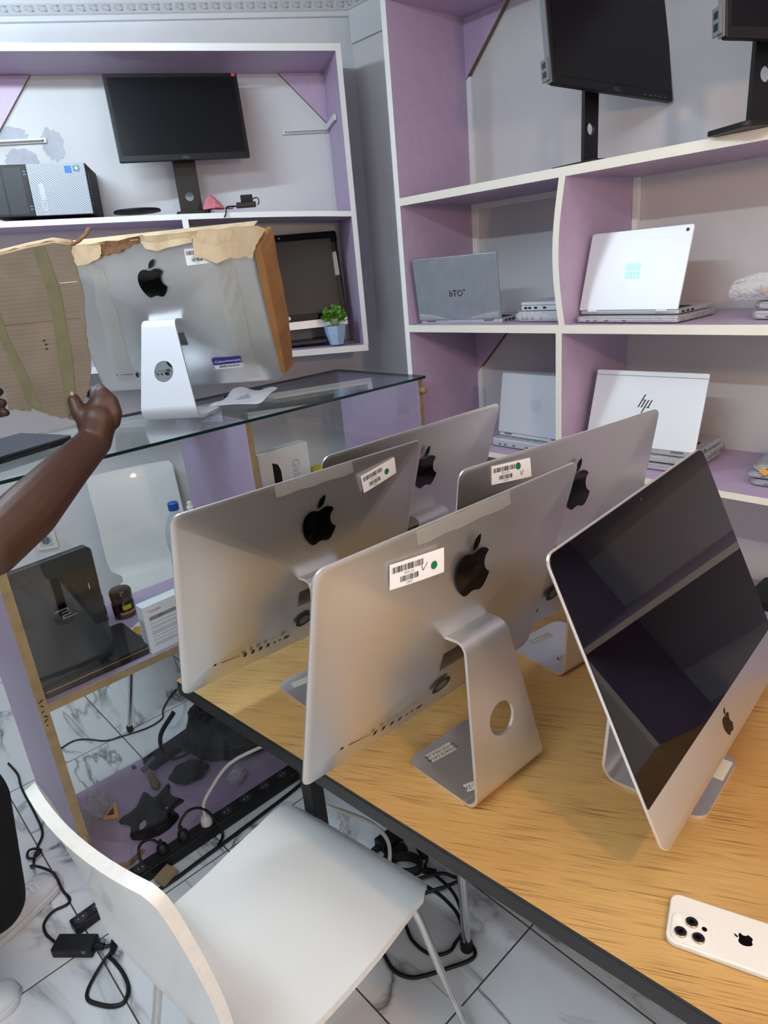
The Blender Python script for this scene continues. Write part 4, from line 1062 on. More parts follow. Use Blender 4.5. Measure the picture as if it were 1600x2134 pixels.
def closed(label, x0, x1, y0, y1, z0, z1, shell, group=None, ports='-x', r=.012, cat='laptop', rz=0.0):
    cx_, cy_ = (x0 + x1) / 2, (y0 + y1) / 2
    root = empty('closed_laptop', (cx_, cy_, z0), R(rz), label, cat, group)
    h = z1 - z0; a, b = (x1 - x0) / 2, (y1 - y0) / 2
    g = G(); g.prism(rrect(-a, a, -b, b, r, 5), .0006, h * .60, shell); base = g.obj('base', root, bevel=.0015)
    g = G(); g.prism(rrect(-a, a, -b, b, r, 5), h * .64, h, shell); g.obj('lid', root, bevel=.0015)
    g = G()
    for t in (.12, .2, .32, .5):
        if ports == '-x': g.box(-a - .0005, -a + .001, b - 2 * b * t - .006, b - 2 * b * t + .006, h * .2, h * .45, 'black')
        else: g.box(-a + 2 * a * t - .006, -a + 2 * a * t + .006, -b - .0005, -b + .001, h * .2, h * .45, 'black')
    g.obj('port', base)
    return root
def wrapped(label, x0, x1, y0, y1, z0, z1, shell, group, film='film', rz=0.0, puff=.004, seed=1):
    """closed laptop in a clear bag: the bag is a part that goes with it"""
    root = closed(label, x0, x1, y0, y1, z0 + .002, z1 - .002, shell, group, rz=rz)
    root.location.z = z0
    for ch in root.children: ch.location.z = .002
    a, b, h = (x1 - x0) / 2, (y1 - y0) / 2, z1 - z0
    rr = random.Random(seed); g = G(); N = 40; rings = []
    for zz, gr in ((0.0006, -.006), (h * .2, puff), (h * .5, puff * 1.4), (h * .8, puff), (h - .0006, -.006)):
        ol = rrect(-a - gr, a + gr, -b - gr, b + gr, .014, 6)
        rings.append([g.v((p[0] + rr.uniform(-.0015, .0015), p[1] + rr.uniform(-.0015, .0015), zz)) for p in ol])
    for p, q in zip(rings, rings[1:]):
        for i in range(len(p)): g.f([p[i], p[(i + 1) % len(p)], q[(i + 1) % len(q)], q[i]], film)
    g.f(rings[0][::-1], film); g.f(rings[-1], film)
    g.obj('plastic_bag', root, smooth=60); return root
GB = 'bagged closed laptops on the shelves'
wrapped('cloudy bubble wrapped slab under the silver laptop beside the lettered laptop', 1.87, 2.16, 1.196, 1.385, 1.4862, 1.521, 'silver_soft', GB, 'film2', puff=.006, seed=2)
closed('closed silver laptop lying on a bubble wrapped slab by the cream divider', 1.88, 2.15, 1.19, 1.380, 1.5215, 1.548, 'silver_soft')
wrapped('bagged slab under the laptop with the four square logo', 1.832, 2.05, .825, 1.138, 1.4862, 1.507, 'silver', GB, seed=3, rz=-3)
wrapped('bagged slab on the lower shelf under the light grey laptop', 1.872, 2.07, 1.204, 1.51, 1.0502, 1.081, 'silver_soft', GB, seed=4)
wrapped('upper bagged slab under the laptop with the slanted bars', 1.885, 2.115, .79, 1.135, 1.0722, 1.0940, 'silver', GB, seed=5, rz=3)
wrapped('lower bagged slab under the laptop with the slanted bars', 1.88, 2.11, .80, 1.14, 1.0502, 1.0720, 'silver', GB, seed=6, rz=1)
for k, (z0, z1, dx, lbl) in enumerate(((1.4862, 1.510, 0, 'lowest bagged laptop of the stack at the right end of the middle shelf'), (1.5105, 1.534, .006, 'second bagged laptop from the bottom at the right end of the middle shelf'), (1.5345, 1.556, -.004, 'third bagged laptop from the bottom at the right end of the middle shelf'))):
    wrapped(lbl, 1.895 + dx, 2.12 + dx, .36, .668 - dx, z0, z1, 'silver', GB, seed=20 + k, puff=.005)
rt = wrapped('puffed clear bag with an orange mark on top of the right end stack', 1.89, 2.10, .37, .66, 1.5565, 1.572, 'silver', GB, seed=24)
g = G(); rr = random.Random(9)
g.grid(lambda u, v: Vector((-.112 - .02 * math.sin(pi * v) + rr.uniform(-.003, .003), .06 + .145 * u + rr.uniform(-.003, .003), -.02 + .045 * v + (.02 * math.sin(pi * u) * v))), 10, 6, 'film2')
g.obj('bag_mouth', rt, smooth=60, recalc=False)
g = G(); g.prism([(.10, .006), (.125, .014), (.135, .004), (.118, -.004)], -.116, -.114, 'orange', axis='x'); g.obj('orange_print', rt)
for k, (z0, z1, lbl) in enumerate(((1.0502, 1.072, 'lowest bagged laptop at the right end of the lower shelf'), (1.0725, 1.094, 'middle bagged laptop at the right end of the lower shelf'), (1.0945, 1.116, 'topmost bagged laptop at the right end of the lower shelf'))):
    rq = wrapped(lbl, 1.885, 2.11, .33 + .01 * k, .625 + .012 * (k % 2), z0, z1, 'silver_blue', GB, seed=30 + k, puff=.006, rz=2 * k)
    if k == 2:
        g = G(); g.prism([(.09, .002), (.115, .012), (.13, .006), (.112, -.006)], -.122, -.1205, 'orange', axis='x'); g.obj('orange_print', rq)
closed('closed black laptop on the lowest visible shelf behind the dark screen', 2.0, 2.18, .30, .652, .6205, .648, 'black')

# dark laptop lying on the counter top at left, cut by the photo edge
def counter_laptop():
    root = empty('closed_laptop', (.40, 2.06, 1.3042), R(20), 'dark grey closed laptop on the glass top at the left edge of the photo', 'laptop')
    g = G(); g.prism(rrect(-.17, .17, -.115, .115, .008, 4), .0006, .013, 'black'); b_ = g.obj('base', root, bevel=.0015)
    g = G(); g.prism(rrect(-.17, .17, -.115, .115, .008, 4), .0136, .020, 'charcoal'); g.obj('lid', root, bevel=.001)
    g = G()
    for k in range(16): g.box(-.05 + k * .009, -.0445 + k * .009, -.1156, -.1146, .003, .010, 'dark_grey')
    g.obj('vent_grille', b_)
counter_laptop()

# ------------------------------------------------------------------ inside the counter
g0 = closed('black laptop with a gold front line lying on the counter shelf', .298, .603, 1.794, 2.005, .6842, .714, 'black', ports='-y', r=.016)
g = G(); g.box(-.146, .146, -.1064, -.1052, .0195, .0215, 'gold'); g.obj('gold_trim', g0)
hp = empty('upright_laptop', (.400, 1.820, .7145), R(7), 'dark glossy laptop stood on its side in the counter, round logo on its lid', 'laptop')
B = Matrix.Rotation(R(3), 4, 'X')
g = G(B); g.prism(rrect(-.115, .115, .0, .345, .018, 6), 0, .008, 'dark_lap', axis='y'); hl = g.obj('lid', hp, bevel=.001)
g = G(B); g.prism(rrect(-.115, .115, .0, .345, .018, 6), .0085, .024, 'charcoal', axis='y'); hb = g.obj('base', hp, bevel=.002)
g = G(B); g.prism([(.006 + .032 * math.cos(k * pi / 18), .182 + .032 * math.sin(k * pi / 18)) for k in range(36)], -.0008, -.0002, 'black_gloss', axis='y'); hd = g.obj('logo', hl)
g = G(B)
for x0, x1, z0, sl in ((-.024, .014, .196, 0), (-.006, .014, .187, 0), (-.006, .018, .178, 0), (-.004, .034, .169, 0)):
    g.box(.004 + x0, .004 + x1, -.0014, -.0009, z0 - .0012, z0 + .0022, 'mid_grey')
g.box(.004 + .010, .004 + .014, -.0014, -.0009, .187, .198, 'mid_grey'); g.box(.004 - .006, .004 - .002, -.0014, -.0009, .168, .180, 'mid_grey')
g.obj('lettering', hd)
g = G(B); g.box(.085, .0865, -.0008, -.0002, .222, .240, 'sticker'); g.obj('label_strip', hl)
g = G(B)
for k in range(7): g.box(-.09 + k * .02, -.08 + k * .02, .011, .020, .3448, .3456, 'black')
g.obj('port', hb)

tbx = empty('drive_box', (.692, 1.806, .6842), R(3), 'white cardboard drive box with red lettering and grey band in the counter', 'box')
g = G(); g.box(-.095, .095, -.021, .021, 0, .154, 'paper'); g.obj('carton', tbx, bevel=.001)
text_polys_mesh('TOSHIBA', .0105, frame((-.060, -.0213, .134), (1, 0, 0), (0, 0, 1)), 'red', 'lettering', tbx, extrude=.0001)
g = G(); g.box(-.080, .080, -.0214, -.0210, .106, .118, 'grey_line'); g.obj('grey_band', tbx)
text_polys_mesh('L70', .010, frame((-.045, -.0217, .112), (1, 0, 0), (0, 0, 1)), 'ink', 'lettering', tbx, extrude=.0001)
g = G(); rr = random.Random(2); z = .094
while z > .02:
    for _ in range(rr.choice((1, 2, 3))):
        g.box(-.080, .08 - rr.uniform(0, .05), -.0213, -.0210, z, z + .0012, 'grey_line'); z -= .0042
    z -= .006
g.obj('small_print', tbx)
g = G(); g.box(-.0953, -.0950, -.014, .014, .012, .11, 'white_dark'); g.obj('side_label', tbx)

def jar(x, y, label):
    root = empty('cosmetic_jar', (x, y, .6842), 0, label, 'jar', 'brown jars in the counter')
    g = G(); g.lathe([(.030, 0), (.035, .004), (.036, .045), (.034, .058), (.030, .062)], 28, 'jar'); bd_ = g.obj('body', root, smooth=40)
    g = G(); g.lathe([(.0345, .0625), (.0355, .066), (.0355, .092), (.031, .098), (.012, .099)], 28, 'jar'); g.obj('lid', root, smooth=40)
    g = G()
    for k in range(12):
        a0, a1 = R(-130 + 8 * k), R(-130 + 8 * (k + 1))
        for z0, z1, mm in ((.018, .026, 'orange'), (.034, .050, 'yellow')):
            if mm == 'yellow' and not 2 <= k <= 7: continue
            g.f([g.v((.0364 * math.cos(a), .0364 * math.sin(a), z)) for a, z in ((a0, z0), (a1, z0), (a1, z1), (a0, z1))], mm)
    g.obj('jar_label', root, recalc=False)
jar(.650, 2.10, 'dark brown jar with yellow print behind the white drive box')
jar(.566, 2.125, 'dark brown jar half hidden behind the upright dark laptop')

def flatpaper(name, label, cat, M, w_, h_, m, amp=.002, seed=1, group=None, nx=12):
    rr = random.Random(seed); ph = [rr.uniform(0, 6) for _ in range(3)]
    g = G(M); g.grid(lambda u, v: Vector(((u - .5) * w_, (v - .5) * h_, .0008 + amp * (1 + math.sin(7 * u + ph[0]) * math.cos(5 * v + ph[1])))), nx, nx, m)
    o = g.obj(name, smooth=180, recalc=False); return tag(o, label, cat, group)
flatpaper('paper_sheet', 'white loose paper on the counter shelf beside the upright laptop', 'paper', Matrix.Translation((.69, 1.935, .6842)) @ Matrix.Rotation(R(30), 4, 'Z'), .14, .16, 'paper', .004, 2)
flatpaper('card_scrap', 'small card scrap with orange print next to the upright laptop', 'card', Matrix.Translation((.625, 1.945, .6925)) @ Matrix.Rotation(R(50), 4, 'Z'), .05, .035, 'orange', .001, 3)
g = G(); g.sweep([(.70, 2.075, .690), (.80, 2.05, .690)], .005, 'teal', 10); g.sweep([(.80, 2.05, .690), (.812, 2.047, .690)], [.005, .0015], 'dark_grey', 10)
tag(g.obj('pen', smooth=40), 'green pen lying behind the white drive box', 'pen')
o = G().lathe([(.006, .001), (.010, .001), (.010, .006), (.006, .007)], 16, 'blue_cap', (.675, 2.02, .6905)).obj('bottle_cap', smooth=40); tag(o, 'small blue cap on the counter shelf by the jars', 'cap')
g = G(); g.sweep([(.585, 2.19, .698), (.570, 2.18, .75), (.548, 2.175, .80)], [.012, .010, .006], 'brown_patch', 8)
tag(g.obj('wooden_stick', smooth=50), 'short brown stick propped up behind the brown jars', 'stick')
wb_ = empty('water_bottle', (.868, 2.05, .6842), 0, 'clear plastic water bottle with a blue cap inside the counter', 'bottle')
g = G(); g.lathe([(.030, .001), (.042, .008), (.044, .05), (.041, .09), (.043, .13), (.039, .165), (.044, .20), (.044, .235), (.038, .265), (.024, .295), (.0145, .31), (.0135, .325)], 28, 'bottle', cap=False); g.obj('body', wb_, smooth=60)
g = G(); g.lathe([(.0165, .318), (.0175, .320), (.0175, .342), (.014, .345)], 24, 'blue_cap'); g.obj('cap', wb_, smooth=40)
sc_ = empty('spray_can', (.948, 2.10, .6842), 0, 'silver spray can with a white nozzle beside the blue capped bottle', 'spray can')
g = G(); g.lathe([(.031, .001), (.032, .004), (.032, .255), (.029, .263), (.031, .266), (.026, .279), (.016, .287)], 28, 'chrome'); g.obj('can', sc_, smooth=40)
g = G(); g.lathe([(.012, .287), (.012, .295), (.008, .297), (.008, .310), (.007, .313)], 18, 'sticker'); g.obj('nozzle', sc_, smooth=40)
gb = empty('tablet_box', (1.262, 1.975, .9042), R(2), 'white tablet box with grey lettering and a dark device picture, right side of the counter', 'box')
g = G(); g.box(-.108, .108, -.024, .024, 0, .225, 'sticker'); g.obj('carton', gb, bevel=.001)
text_polys_mesh('Galaxy', .045, frame((.045, -.0243, .115), (0, 0, -1), (1, 0, 0)), 'white_dark', 'lettering', gb, extrude=.0001)
g = G(); g.prism([(-.055, .04), (-.022, .03), (-.022, .150), (-.032, .175), (-.055, .185)], -.0246, -.0241, 'ink', axis='y'); g.obj('device_picture', gb)
g = G(); g.box(-.05, .04, -.006, .002, .2251, .2254, 'white_dark'); g.obj('top_print', gb)
yb = empty('card_box', (1.455, 2.0, .9042), R(-8), 'yellow and black small box beside the white tablet box', 'box')
g = G(); g.box(-.05, .05, -.02, .02, 0, .105, 'yellow'); g.obj('carton', yb, bevel=.001)
g = G(); g.prism([(-.03, .02), (.0502, .02), (.0502, .095), (.0, .088), (-.03, .075)], -.0206, -.0201, 'ink', axis='y'); g.obj('black_print', yb)

# power socket on the back wall
so = empty('wall_socket', WP(-1.668, 0, .645), WA, 'cream power socket on the stained wall behind the counter', 'socket')
g = G(); g.prism(rrect(-.045, .045, -.045, .045, .004, 3), -.010, -.0005, 'socket', axis='y'); g.obj('plate', so, bevel=.002)
g = G(); g.prism(rrect(-.028, .028, -.028, .028, .002, 3), -.012, -.0102, 'white_dark', axis='y'); g.obj('insert', so)
g = G(); g.prism([(.020 * math.cos(k * pi / 14), .020 * math.sin(k * pi / 14)) for k in range(28)], -.0126, -.0121, 'mid_grey', axis='y')
for dx in (-.008, .008): g.prism([(dx + .0025 * math.cos(k * pi / 6), .0025 * math.sin(k * pi / 6)) for k in range(12)], -.0132, -.0127, 'black', axis='y')
g.obj('receptacle', so)

# ------------------------------------------------------------------ things in the wall cabinet
tw = empty('desktop_tower', WP(-1.283, .175, 1.9785), WA, 'black computer tower with grey perforated front lying on the cabinet shelf', 'computer tower')
tw.rotation_euler = (0, R(1.5), WA)
g = G(); g.box(-.175, .170, -.105, .165, .003, .176, 'black', ('+x',), 'black_mat'); g.obj('case', tw, bevel=.003)
g = G(); g.box(-.030, .168, -.116, -.1055, .004, .175, 'grille'); g.obj('front_grille', tw, bevel=.002)
g = G(); g.box(-.175, -.0305, -.114, -.1055, .004, .175, 'black'); fp_ = g.obj('drive_panel', tw, bevel=.002)
g = G()
for x0, x1 in ((-.165, -.118), (-.112, -.05)): g.box(x0, x1, -.1148, -.1141, .012, .165, 'dark_grey')
for x, z in ((-.044, .150), (-.044, .140), (-.044, .035), (-.044, .025)): g.box(x, x + .010, -.1155, -.1142, z, z + .004, 'mid_grey')
g.obj('bay_cover', fp_)
g = G(); g.box(.0, .016, -.1168, -.1161, .02, .11, 'white_dark'); pl = g.obj('badge', tw)
text_polys_mesh('DELL', .015, frame((.008, -.1172, .040), (0, 0, -1), (1, 0, 0)), 'mid_grey', 'lettering', pl, extrude=0)
g = G(); g.box(.098, .122, -.1166, -.1161, .142, .166, 'blue_sticker'); g.box(.128, .150, -.1166, -.1161, .146, .166, 'blue_sticker'); g.prism([(.139 + .006 * math.cos(k * pi / 6), .157 + .006 * math.sin(k * pi / 6)) for k in range(12)], -.1170, -.1167, 'yellow', axis='y'); g.obj('sticker', tw)
g = G(); g.box(.1702, .1712, -.09, -.06, .03, .15, 'dark_grey'); g.box(.1702, .1718, -.05, .15, .01, .168, 'black_mat'); g.obj('side_cover', tw)
o = G().lathe([(.088, .0005), (.09, .004), (.086, .010), (.0, .012)], 40, 'black', cap=True).obj('round_base', smooth=40, loc=WP(-.965, .19, 1.9785)); tag(o, 'flat black round base lying on the cabinet shelf right of the tower', 'monitor base')
pb = G(); rr = random.Random(6)
pb.grid(lambda u, v: Vector(((u - .5) * .115 + rr.uniform(-.004, .004), (v - .5) * .06 + rr.uniform(-.003, .003), .0015 + .062 * math.sin(pi * min(1, u * 1.3 + .05)) * math.sin(pi * v) * (1 - .55 * u) + rr.uniform(0, .006))), 12, 8, 'pink')
o = pb.obj('antistatic_bag', recalc=False, loc=WP(-.655, .20, 1.9660), rz=WA); tag(o, 'crumpled pink plastic bag on the cabinet shelf by the black adapter', 'bag')
ad = empty('power_adapter', WP(-.545, .225, 1.9650), WA, 'black plug adapter with short cable on the cabinet shelf edge', 'adapter')
g = G(); g.box(-.038, .038, -.02, .02, .001, .020, 'black'); g.box(-.018, .028, -.016, .016, .0205, .046, 'black_mat'); g.obj('body', ad, bevel=.002)
g = G(); g.sweep(spline([(.028, 0, .030), (.045, -.005, .034), (.052, -.01, .020), (.045, -.02, .006)], 5), .0022, 'cable', 6); g.sweep(spline([(-.038, 0, .008), (-.055, -.02, .007), (-.07, -.055, .004), (-.082, -.078, -.002), (-.088, -.086, -.024), (-.095, -.088, -.036)], 5), .003, 'cable', 6); g.obj('cord', ad, smooth=60)
# glossy all in one computer
ai = empty('all_in_one_computer', WP(-.42, .15, 1.4085), WA, 'black framed all in one computer in the cabinet behind the plant', 'computer')
B = Matrix.Translation((0, 0, .0965)) @ Matrix.Rotation(R(-10), 4, 'X')
g = G(B); g.prism(rrect(-.25, .25, -.035, .361, .012, 4), 0, .04, 'black', axis='y'); g.obj('housing', ai, bevel=.004)
g = G(B); g.prism(rrect(-.25, .25, .0, .361, .010, 4), -.004, -.0005, 'black_gloss', axis='y'); g.obj('glass', ai)
g = G(B); g.prism([(-.222, .028), (.222, .028), (.222, .332), (-.222, .332)], -.0046, -.0042, 'screen', axis='y'); sc2 = g.obj('screen', ai)
g = G(B); g.box(-.25, .25, -.006, -.0005, -.037, -.002, 'silver_light'); g.obj('speaker_bar', ai, bevel=.002)
g = G(B); g.prism([(-.008 + .008 * math.cos(k * pi / 9), .014 + .008 * math.sin(k * pi / 9)) for k in range(18)], -.0048, -.0042, 'sticker', axis='y'); g.obj('logo', ai)
g = G(B); g.prism([(.0 + .004 * math.cos(k * pi / 9), .347 + .004 * math.sin(k * pi / 9)) for k in range(18)], -.0048, -.0042, 'mid_grey', axis='y'); g.obj('camera', ai)
g = G(); g.box(-.09, .09, .035, .05, .013, .16, 'mid_grey'); g.obj('neck', ai, bevel=.003)
g = G(); g.prism(rrect(-.14, .16, -.07, .09, .02, 4), .0006, .0125, 'dark_grey'); g.obj('base', ai, bevel=.002)
# potted plant
pp = empty('potted_plant', WP(-.243, .245, 1.3975), WA, 'small green artificial plant in a pale blue faceted pot', 'potted plant')
g = G(); n = 7; ra, rb_, rc = .030, .050, .052
A = [[g.v((r_ * math.cos(2 * pi * k / n + .2), r_ * math.sin(2 * pi * k / n + .2), z)) for k in range(n)] for r_, z in ((.030, .0006), (.044, .045), (.050, .080))]
for a, b in zip(A, A[1:]):
    for k in range(n): g.f([a[k], a[(k + 1) % n], b[(k + 1) % n], b[k]], 'pot')
g.f(A[0][::-1], 'pot')
Bq = [g.v((.046 * math.cos(2 * pi * k / n + .2), .046 * math.sin(2 * pi * k / n + .2), .080)) for k in range(n)]; Cq = [g.v((.044 * math.cos(2 * pi * k / n + .2), .044 * math.sin(2 * pi * k / n + .2), .066)) for k in range(n)]
for a, b, mm in ((A[2], Bq, 'pot'), (Bq, Cq, 'pot')):
    for k in range(n): g.f([a[k], a[(k + 1) % n], b[(k + 1) % n], b[k]], mm)
g.f(Cq, 'soil'); g.obj('pot', pp)
g = G(); rr = random.Random(12)
for k in range(230):
    th, ph = rr.uniform(0, 2 * pi), math.acos(rr.uniform(-.25, 1)); rad = rr.uniform(.028, .056)
    d = Vector((math.sin(ph) * math.cos(th), math.sin(ph) * math.sin(th), math.cos(ph))); c = Vector((0, 0, .108)) + d * rad * Vector((1.05, 1.05, .95)).x
    q = (d + Vector((rr.uniform(-.6, .6), rr.uniform(-.6, .6), rr.uniform(-.3, .6)))).normalized(); sd_ = q.cross(Vector((rr.uniform(-1, 1), rr.uniform(-1, 1), rr.uniform(-1, 1)))).normalized(); nn_ = q.cross(sd_)
    l_, w_ = rr.uniform(.014, .024), rr.uniform(.005, .008); mm = 'leaf_tip' if (k % 17 == 0 and rad > .045) else 'leaf'
    p0, p1, p2, p3 = c - q * l_ * .5, c + sd_ * w_, c + q * l_ * .5, c - sd_ * w_; ridge = c + nn_ * .002
    vs = [g.v(p) for p in (p0, p1, p2, p3)]; rv = g.v(ridge)
    for i in range(4): g.f([vs[i], vs[(i + 1) % 4], rv], mm)
g.obj('foliage', pp, recalc=False)
g = G()
for k in range(9):
    a = 2 * pi * k / 9; g.sweep([(.008 * math.cos(a), .008 * math.sin(a), .066), (.022 * math.cos(a), .022 * math.sin(a), .10)], .0015, 'leaf', 5)
g.obj('stem', pp)

# paper and a flat black device on the glass top
g = G(Matrix.Translation((1.205, 2.06, CZ + .0004)) @ Matrix.Rotation(R(-52), 4, 'Z'))
g.grid(lambda u, v: Vector(((u - .5) * .17, (v - .5) * .24, .001 + .030 * max(0, v - .45) ** 1.5 * (1 + .5 * math.sin(9 * u)) + .004 * (1 + math.sin(8 * v + 3 * u)))), 16, 16, 'paper')
ps_ = g.obj('paper_sheet', smooth=180, recalc=False); tag(ps_, 'crumpled white sheet with grey print on the glass top beside the computer foot', 'paper')
g = G(Matrix.Translation((1.205, 2.06, CZ + .0004)) @ Matrix.Rotation(R(-52), 4, 'Z'))
def ppt(u, v): return Vector(((u - .5) * .17, (v - .5) * .24, .0016 + .030 * max(0, v - .45) ** 1.5 * (1 + .5 * math.sin(9 * u)) + .004 * (1 + math.sin(8 * v + 3 * u))))
for u0, u1, v0, v1 in ((.3, .62, .5, .58), (.34, .56, .58, .66), (.42, .5, .66, .72)):
    g.grid(lambda u, v: ppt(u0 + (u1 - u0) * u, v0 + (v1 - v0) * v), 8, 4, 'white_dark')
g.obj('grey_print', ps_, recalc=False)
ps2 = empty('flat_device', (1.268, 2.165, CZ + .0003), R(22), 'slim black device whose corner shows beside the white sheet on the glass top', 'phone')
g = G(); g.prism(rrect(-.075, .075, -.037, .037, .008, 4), .0004, .007, 'black_mat'); g.obj('back', ps2, bevel=.001)
g = G(); g.prism(rrect(-.073, .073, -.035, .035, .008, 4), .0072, .0082, 'black_gloss'); g.obj('screen', ps2)

# phone on the table (x along its length from the camera end, y across)
ph = empty('phone', (.7857, .3121, .7502), R(-71), 'white smartphone in a pale silicone case lying face down on the table', 'phone')
g = G(); g.prism(rrect(0, .158, -.085, 0, .014, 7), .0004, .0105, 'phone'); g.obj('case', ph, bevel=.0028, smooth=50, seg=4)
g = G(); g.prism(rrect(.0055, .058, -.082, -.032, .013, 6), .0106, .0122, 'phone'); cr = g.obj('case_rim', ph, bevel=.001, smooth=50)
g = G(); g.prism(rrect(.0085, .055, -.079, -.035, .011, 6), .0118, .0128, 'phone_glass'); cm_ = g.obj('camera_plateau', ph)
for x, y in ((.019, -.068), (.032, -.046), (.0425, -.068)):
    g = G(); g.lathe([(.0085, .0129), (.0085, .0155), (.0078, .0160)], 28, 'lens_ring', (x, y, 0)); lr = g.obj('lens', cm_, smooth=40)
    g = G(); g.lathe([(.0078, .0160), (.0074, .0162), (.003, .0163)], 28, 'lens', (x, y, 0)); g.obj('lens_glass', cm_, smooth=40)
g = G(); g.lathe([(.0040, .0129), (.0038, .0134)], 20, 'sticker', (.0155, -.047, 0)); g.obj('flash', cm_)
g = G(); g.lathe([(.0036, .0129), (.0036, .0134)], 20, 'lens', (.049, -.049, 0)); g.obj('sensor', cm_)
flat_fill(APPLE, Matrix.Translation((.0985, -.0415, .01060)) @ Matrix.Rotation(R(90), 4, 'Z') @ Matrix.Scale(.024, 4), 'logo_black', 'logo', ph)
g = G(); g.prism(rrect(.045, .066, .0, .0006, .0002, 1), .004, .007, 'phone'); g.prism(rrect(.045, .066, -.0856, -.085, .0002, 1), .004, .007, 'phone'); g.obj('side_button', ph)

# ------------------------------------------------------------------ chairs (x forward, y to the sitter's left)
def chair(label, loc, rz, group):
    root = empty('chair', loc, R(rz), label, 'chair', group)
    prof = spline([(p[0], p[1], 0) for p in ((-.355, .945), (-.338, .87), (-.318, .75), (-.306, .65), (-.302, .56), (-.288, .500), (-.250, .462), (-.19, .447), (-.08, .440), (.05, .443), (.130, .447), (.172, .440), (.198, .420))], 6)
    N = len(prof)
    # half width along the profile: back, waist, seat
    L = [0.0]
    for a, b in zip(prof, prof[1:]): L.append(L[-1] + (b - a).length)
    tot = L[-1]
    def hw(s_):
        t = s_ / tot
        key = ((0, .172), (.008, .182), (.025, .187), (.20, .187), (.40, .190), (.455, .184), (.475, .165), (.495, .145), (.530, .145), (.550, .165), (.575, .196), (.62, .212), (.80, .222), (.95, .222), (.985, .205), (1, .185))
        for (a, va), (b, vb) in zip(key, key[1:]):
            if t <= b: return va + (vb - va) * (t - a) / (b - a)
        return key[-1][1]
    th = .0095
    def nrm_(i):
        d = (prof[min(i + 1, N - 1)] - prof[max(i - 1, 0)]).normalized(); return Vector((-d.y, d.x, 0)) if False else Vector((d.y * -1, d.x, 0))
    def build(i0, i1, name):
        g = G(); M_ = 12; top, bot = [], []
        for i in range(i0, i1 + 1):
            h = hw(L[i]); p = prof[i]; n_ = nrm_(i); t = L[i] / tot
            dish = .020 * max(0, 1 - t / .5)          # the back is hollowed from side to side
            rt, rb2 = [], []
            for j in range(M_ + 1):
                y = -h + 2 * h * j / M_; c = dish * (1 - (y / .19) ** 2)
                q = Vector((p.x - c, y, p.y)); o_ = Vector((n_.x * th, 0, n_.y * th))
                rt.append(g.v(q + o_)); rb2.append(g.v(q - o_))
            top.append(rt); bot.append(rb2)
        for a, b, c, d in zip(top, top[1:], bot, bot[1:]):
            for j in range(M_):
                g.f([a[j], a[j + 1], b[j + 1], b[j]], 'white_ply'); g.f([c[j], d[j], d[j + 1], c[j + 1]], 'white_ply')
            g.f([a[0], b[0], d[0], c[0]], 'white_ply_edge'); g.f([a[M_], c[M_], d[M_], b[M_]], 'white_ply_edge')
        for rt, rb2, fl in ((top[0], bot[0], 1), (top[-1], bot[-1], 0)):
            for j in range(M_): g.f([rt[j], rb2[j], rb2[j + 1], rt[j + 1]], 'white_ply_edge')
        return g.obj(name, root, smooth=50)
    cut = min(range(N), key=lambda i: abs(L[i] / tot - .512))
    build(0, cut, 'backrest'); build(cut, N - 1, 'seat')
    # chrome frame: two bent side hoops meeting under the seat
    legs = (('leg', (.150, -.185, .425), (.205, -.285, 0)), ('leg', (.150, .185, .425), (.205, .285, 0)), ('leg', (-.225, -.165, .425), (-.318, -.24, 0)), ('leg', (-.225, .165, .425), (-.318, .24, 0)))
    for nm, t_, f_ in legs:
        inn = (t_[0] * .55, t_[1] * .25, .424)
        pts = spline([inn, (t_[0] * .85, t_[1] * .85, .424), (t_[0] + (f_[0] - t_[0]) * .06, t_[1] + (f_[1] - t_[1]) * .06 , .405), tuple(t_[k] + (f_[k] - t_[k]) * .5 for k in range(3)), (f_[0], f_[1], .014)], 6)
        lg = G().sweep(pts, .0095, 'chrome', 12).obj(nm, root, smooth=60)
        g = G(); g.lathe([(.013, 0), (.0135, .02), (.011, .026)], 14, 'rubber', (f_[0], f_[1], 0)); g.obj('foot_cap', lg, smooth=50)
    g = G(); g.box(-.13, .13, -.06, .06, .421, .4335, 'dark_grey'); g.obj('mounting_plate', root)
    return root
chair('white laminated chair with a worn edge in the foreground beside the table', (.502, .976, 0), 8.5, 'white chairs')
chair('white laminated chair behind the counter, seen through its glass front', (1.00, 2.61, 0), -104, 'white chairs')

# ------------------------------------------------------------------ cables, adapters and clutter on the floor
def cable(name, label, pts, r, m, cat='cable', group=None, k=7):
    o = G().sweep(spline(pts, k), r, m, 8).obj(name, smooth=80); return tag(o, label, cat, group)
def z_(pts, z): return [(p[0], p[1], z) for p in pts]
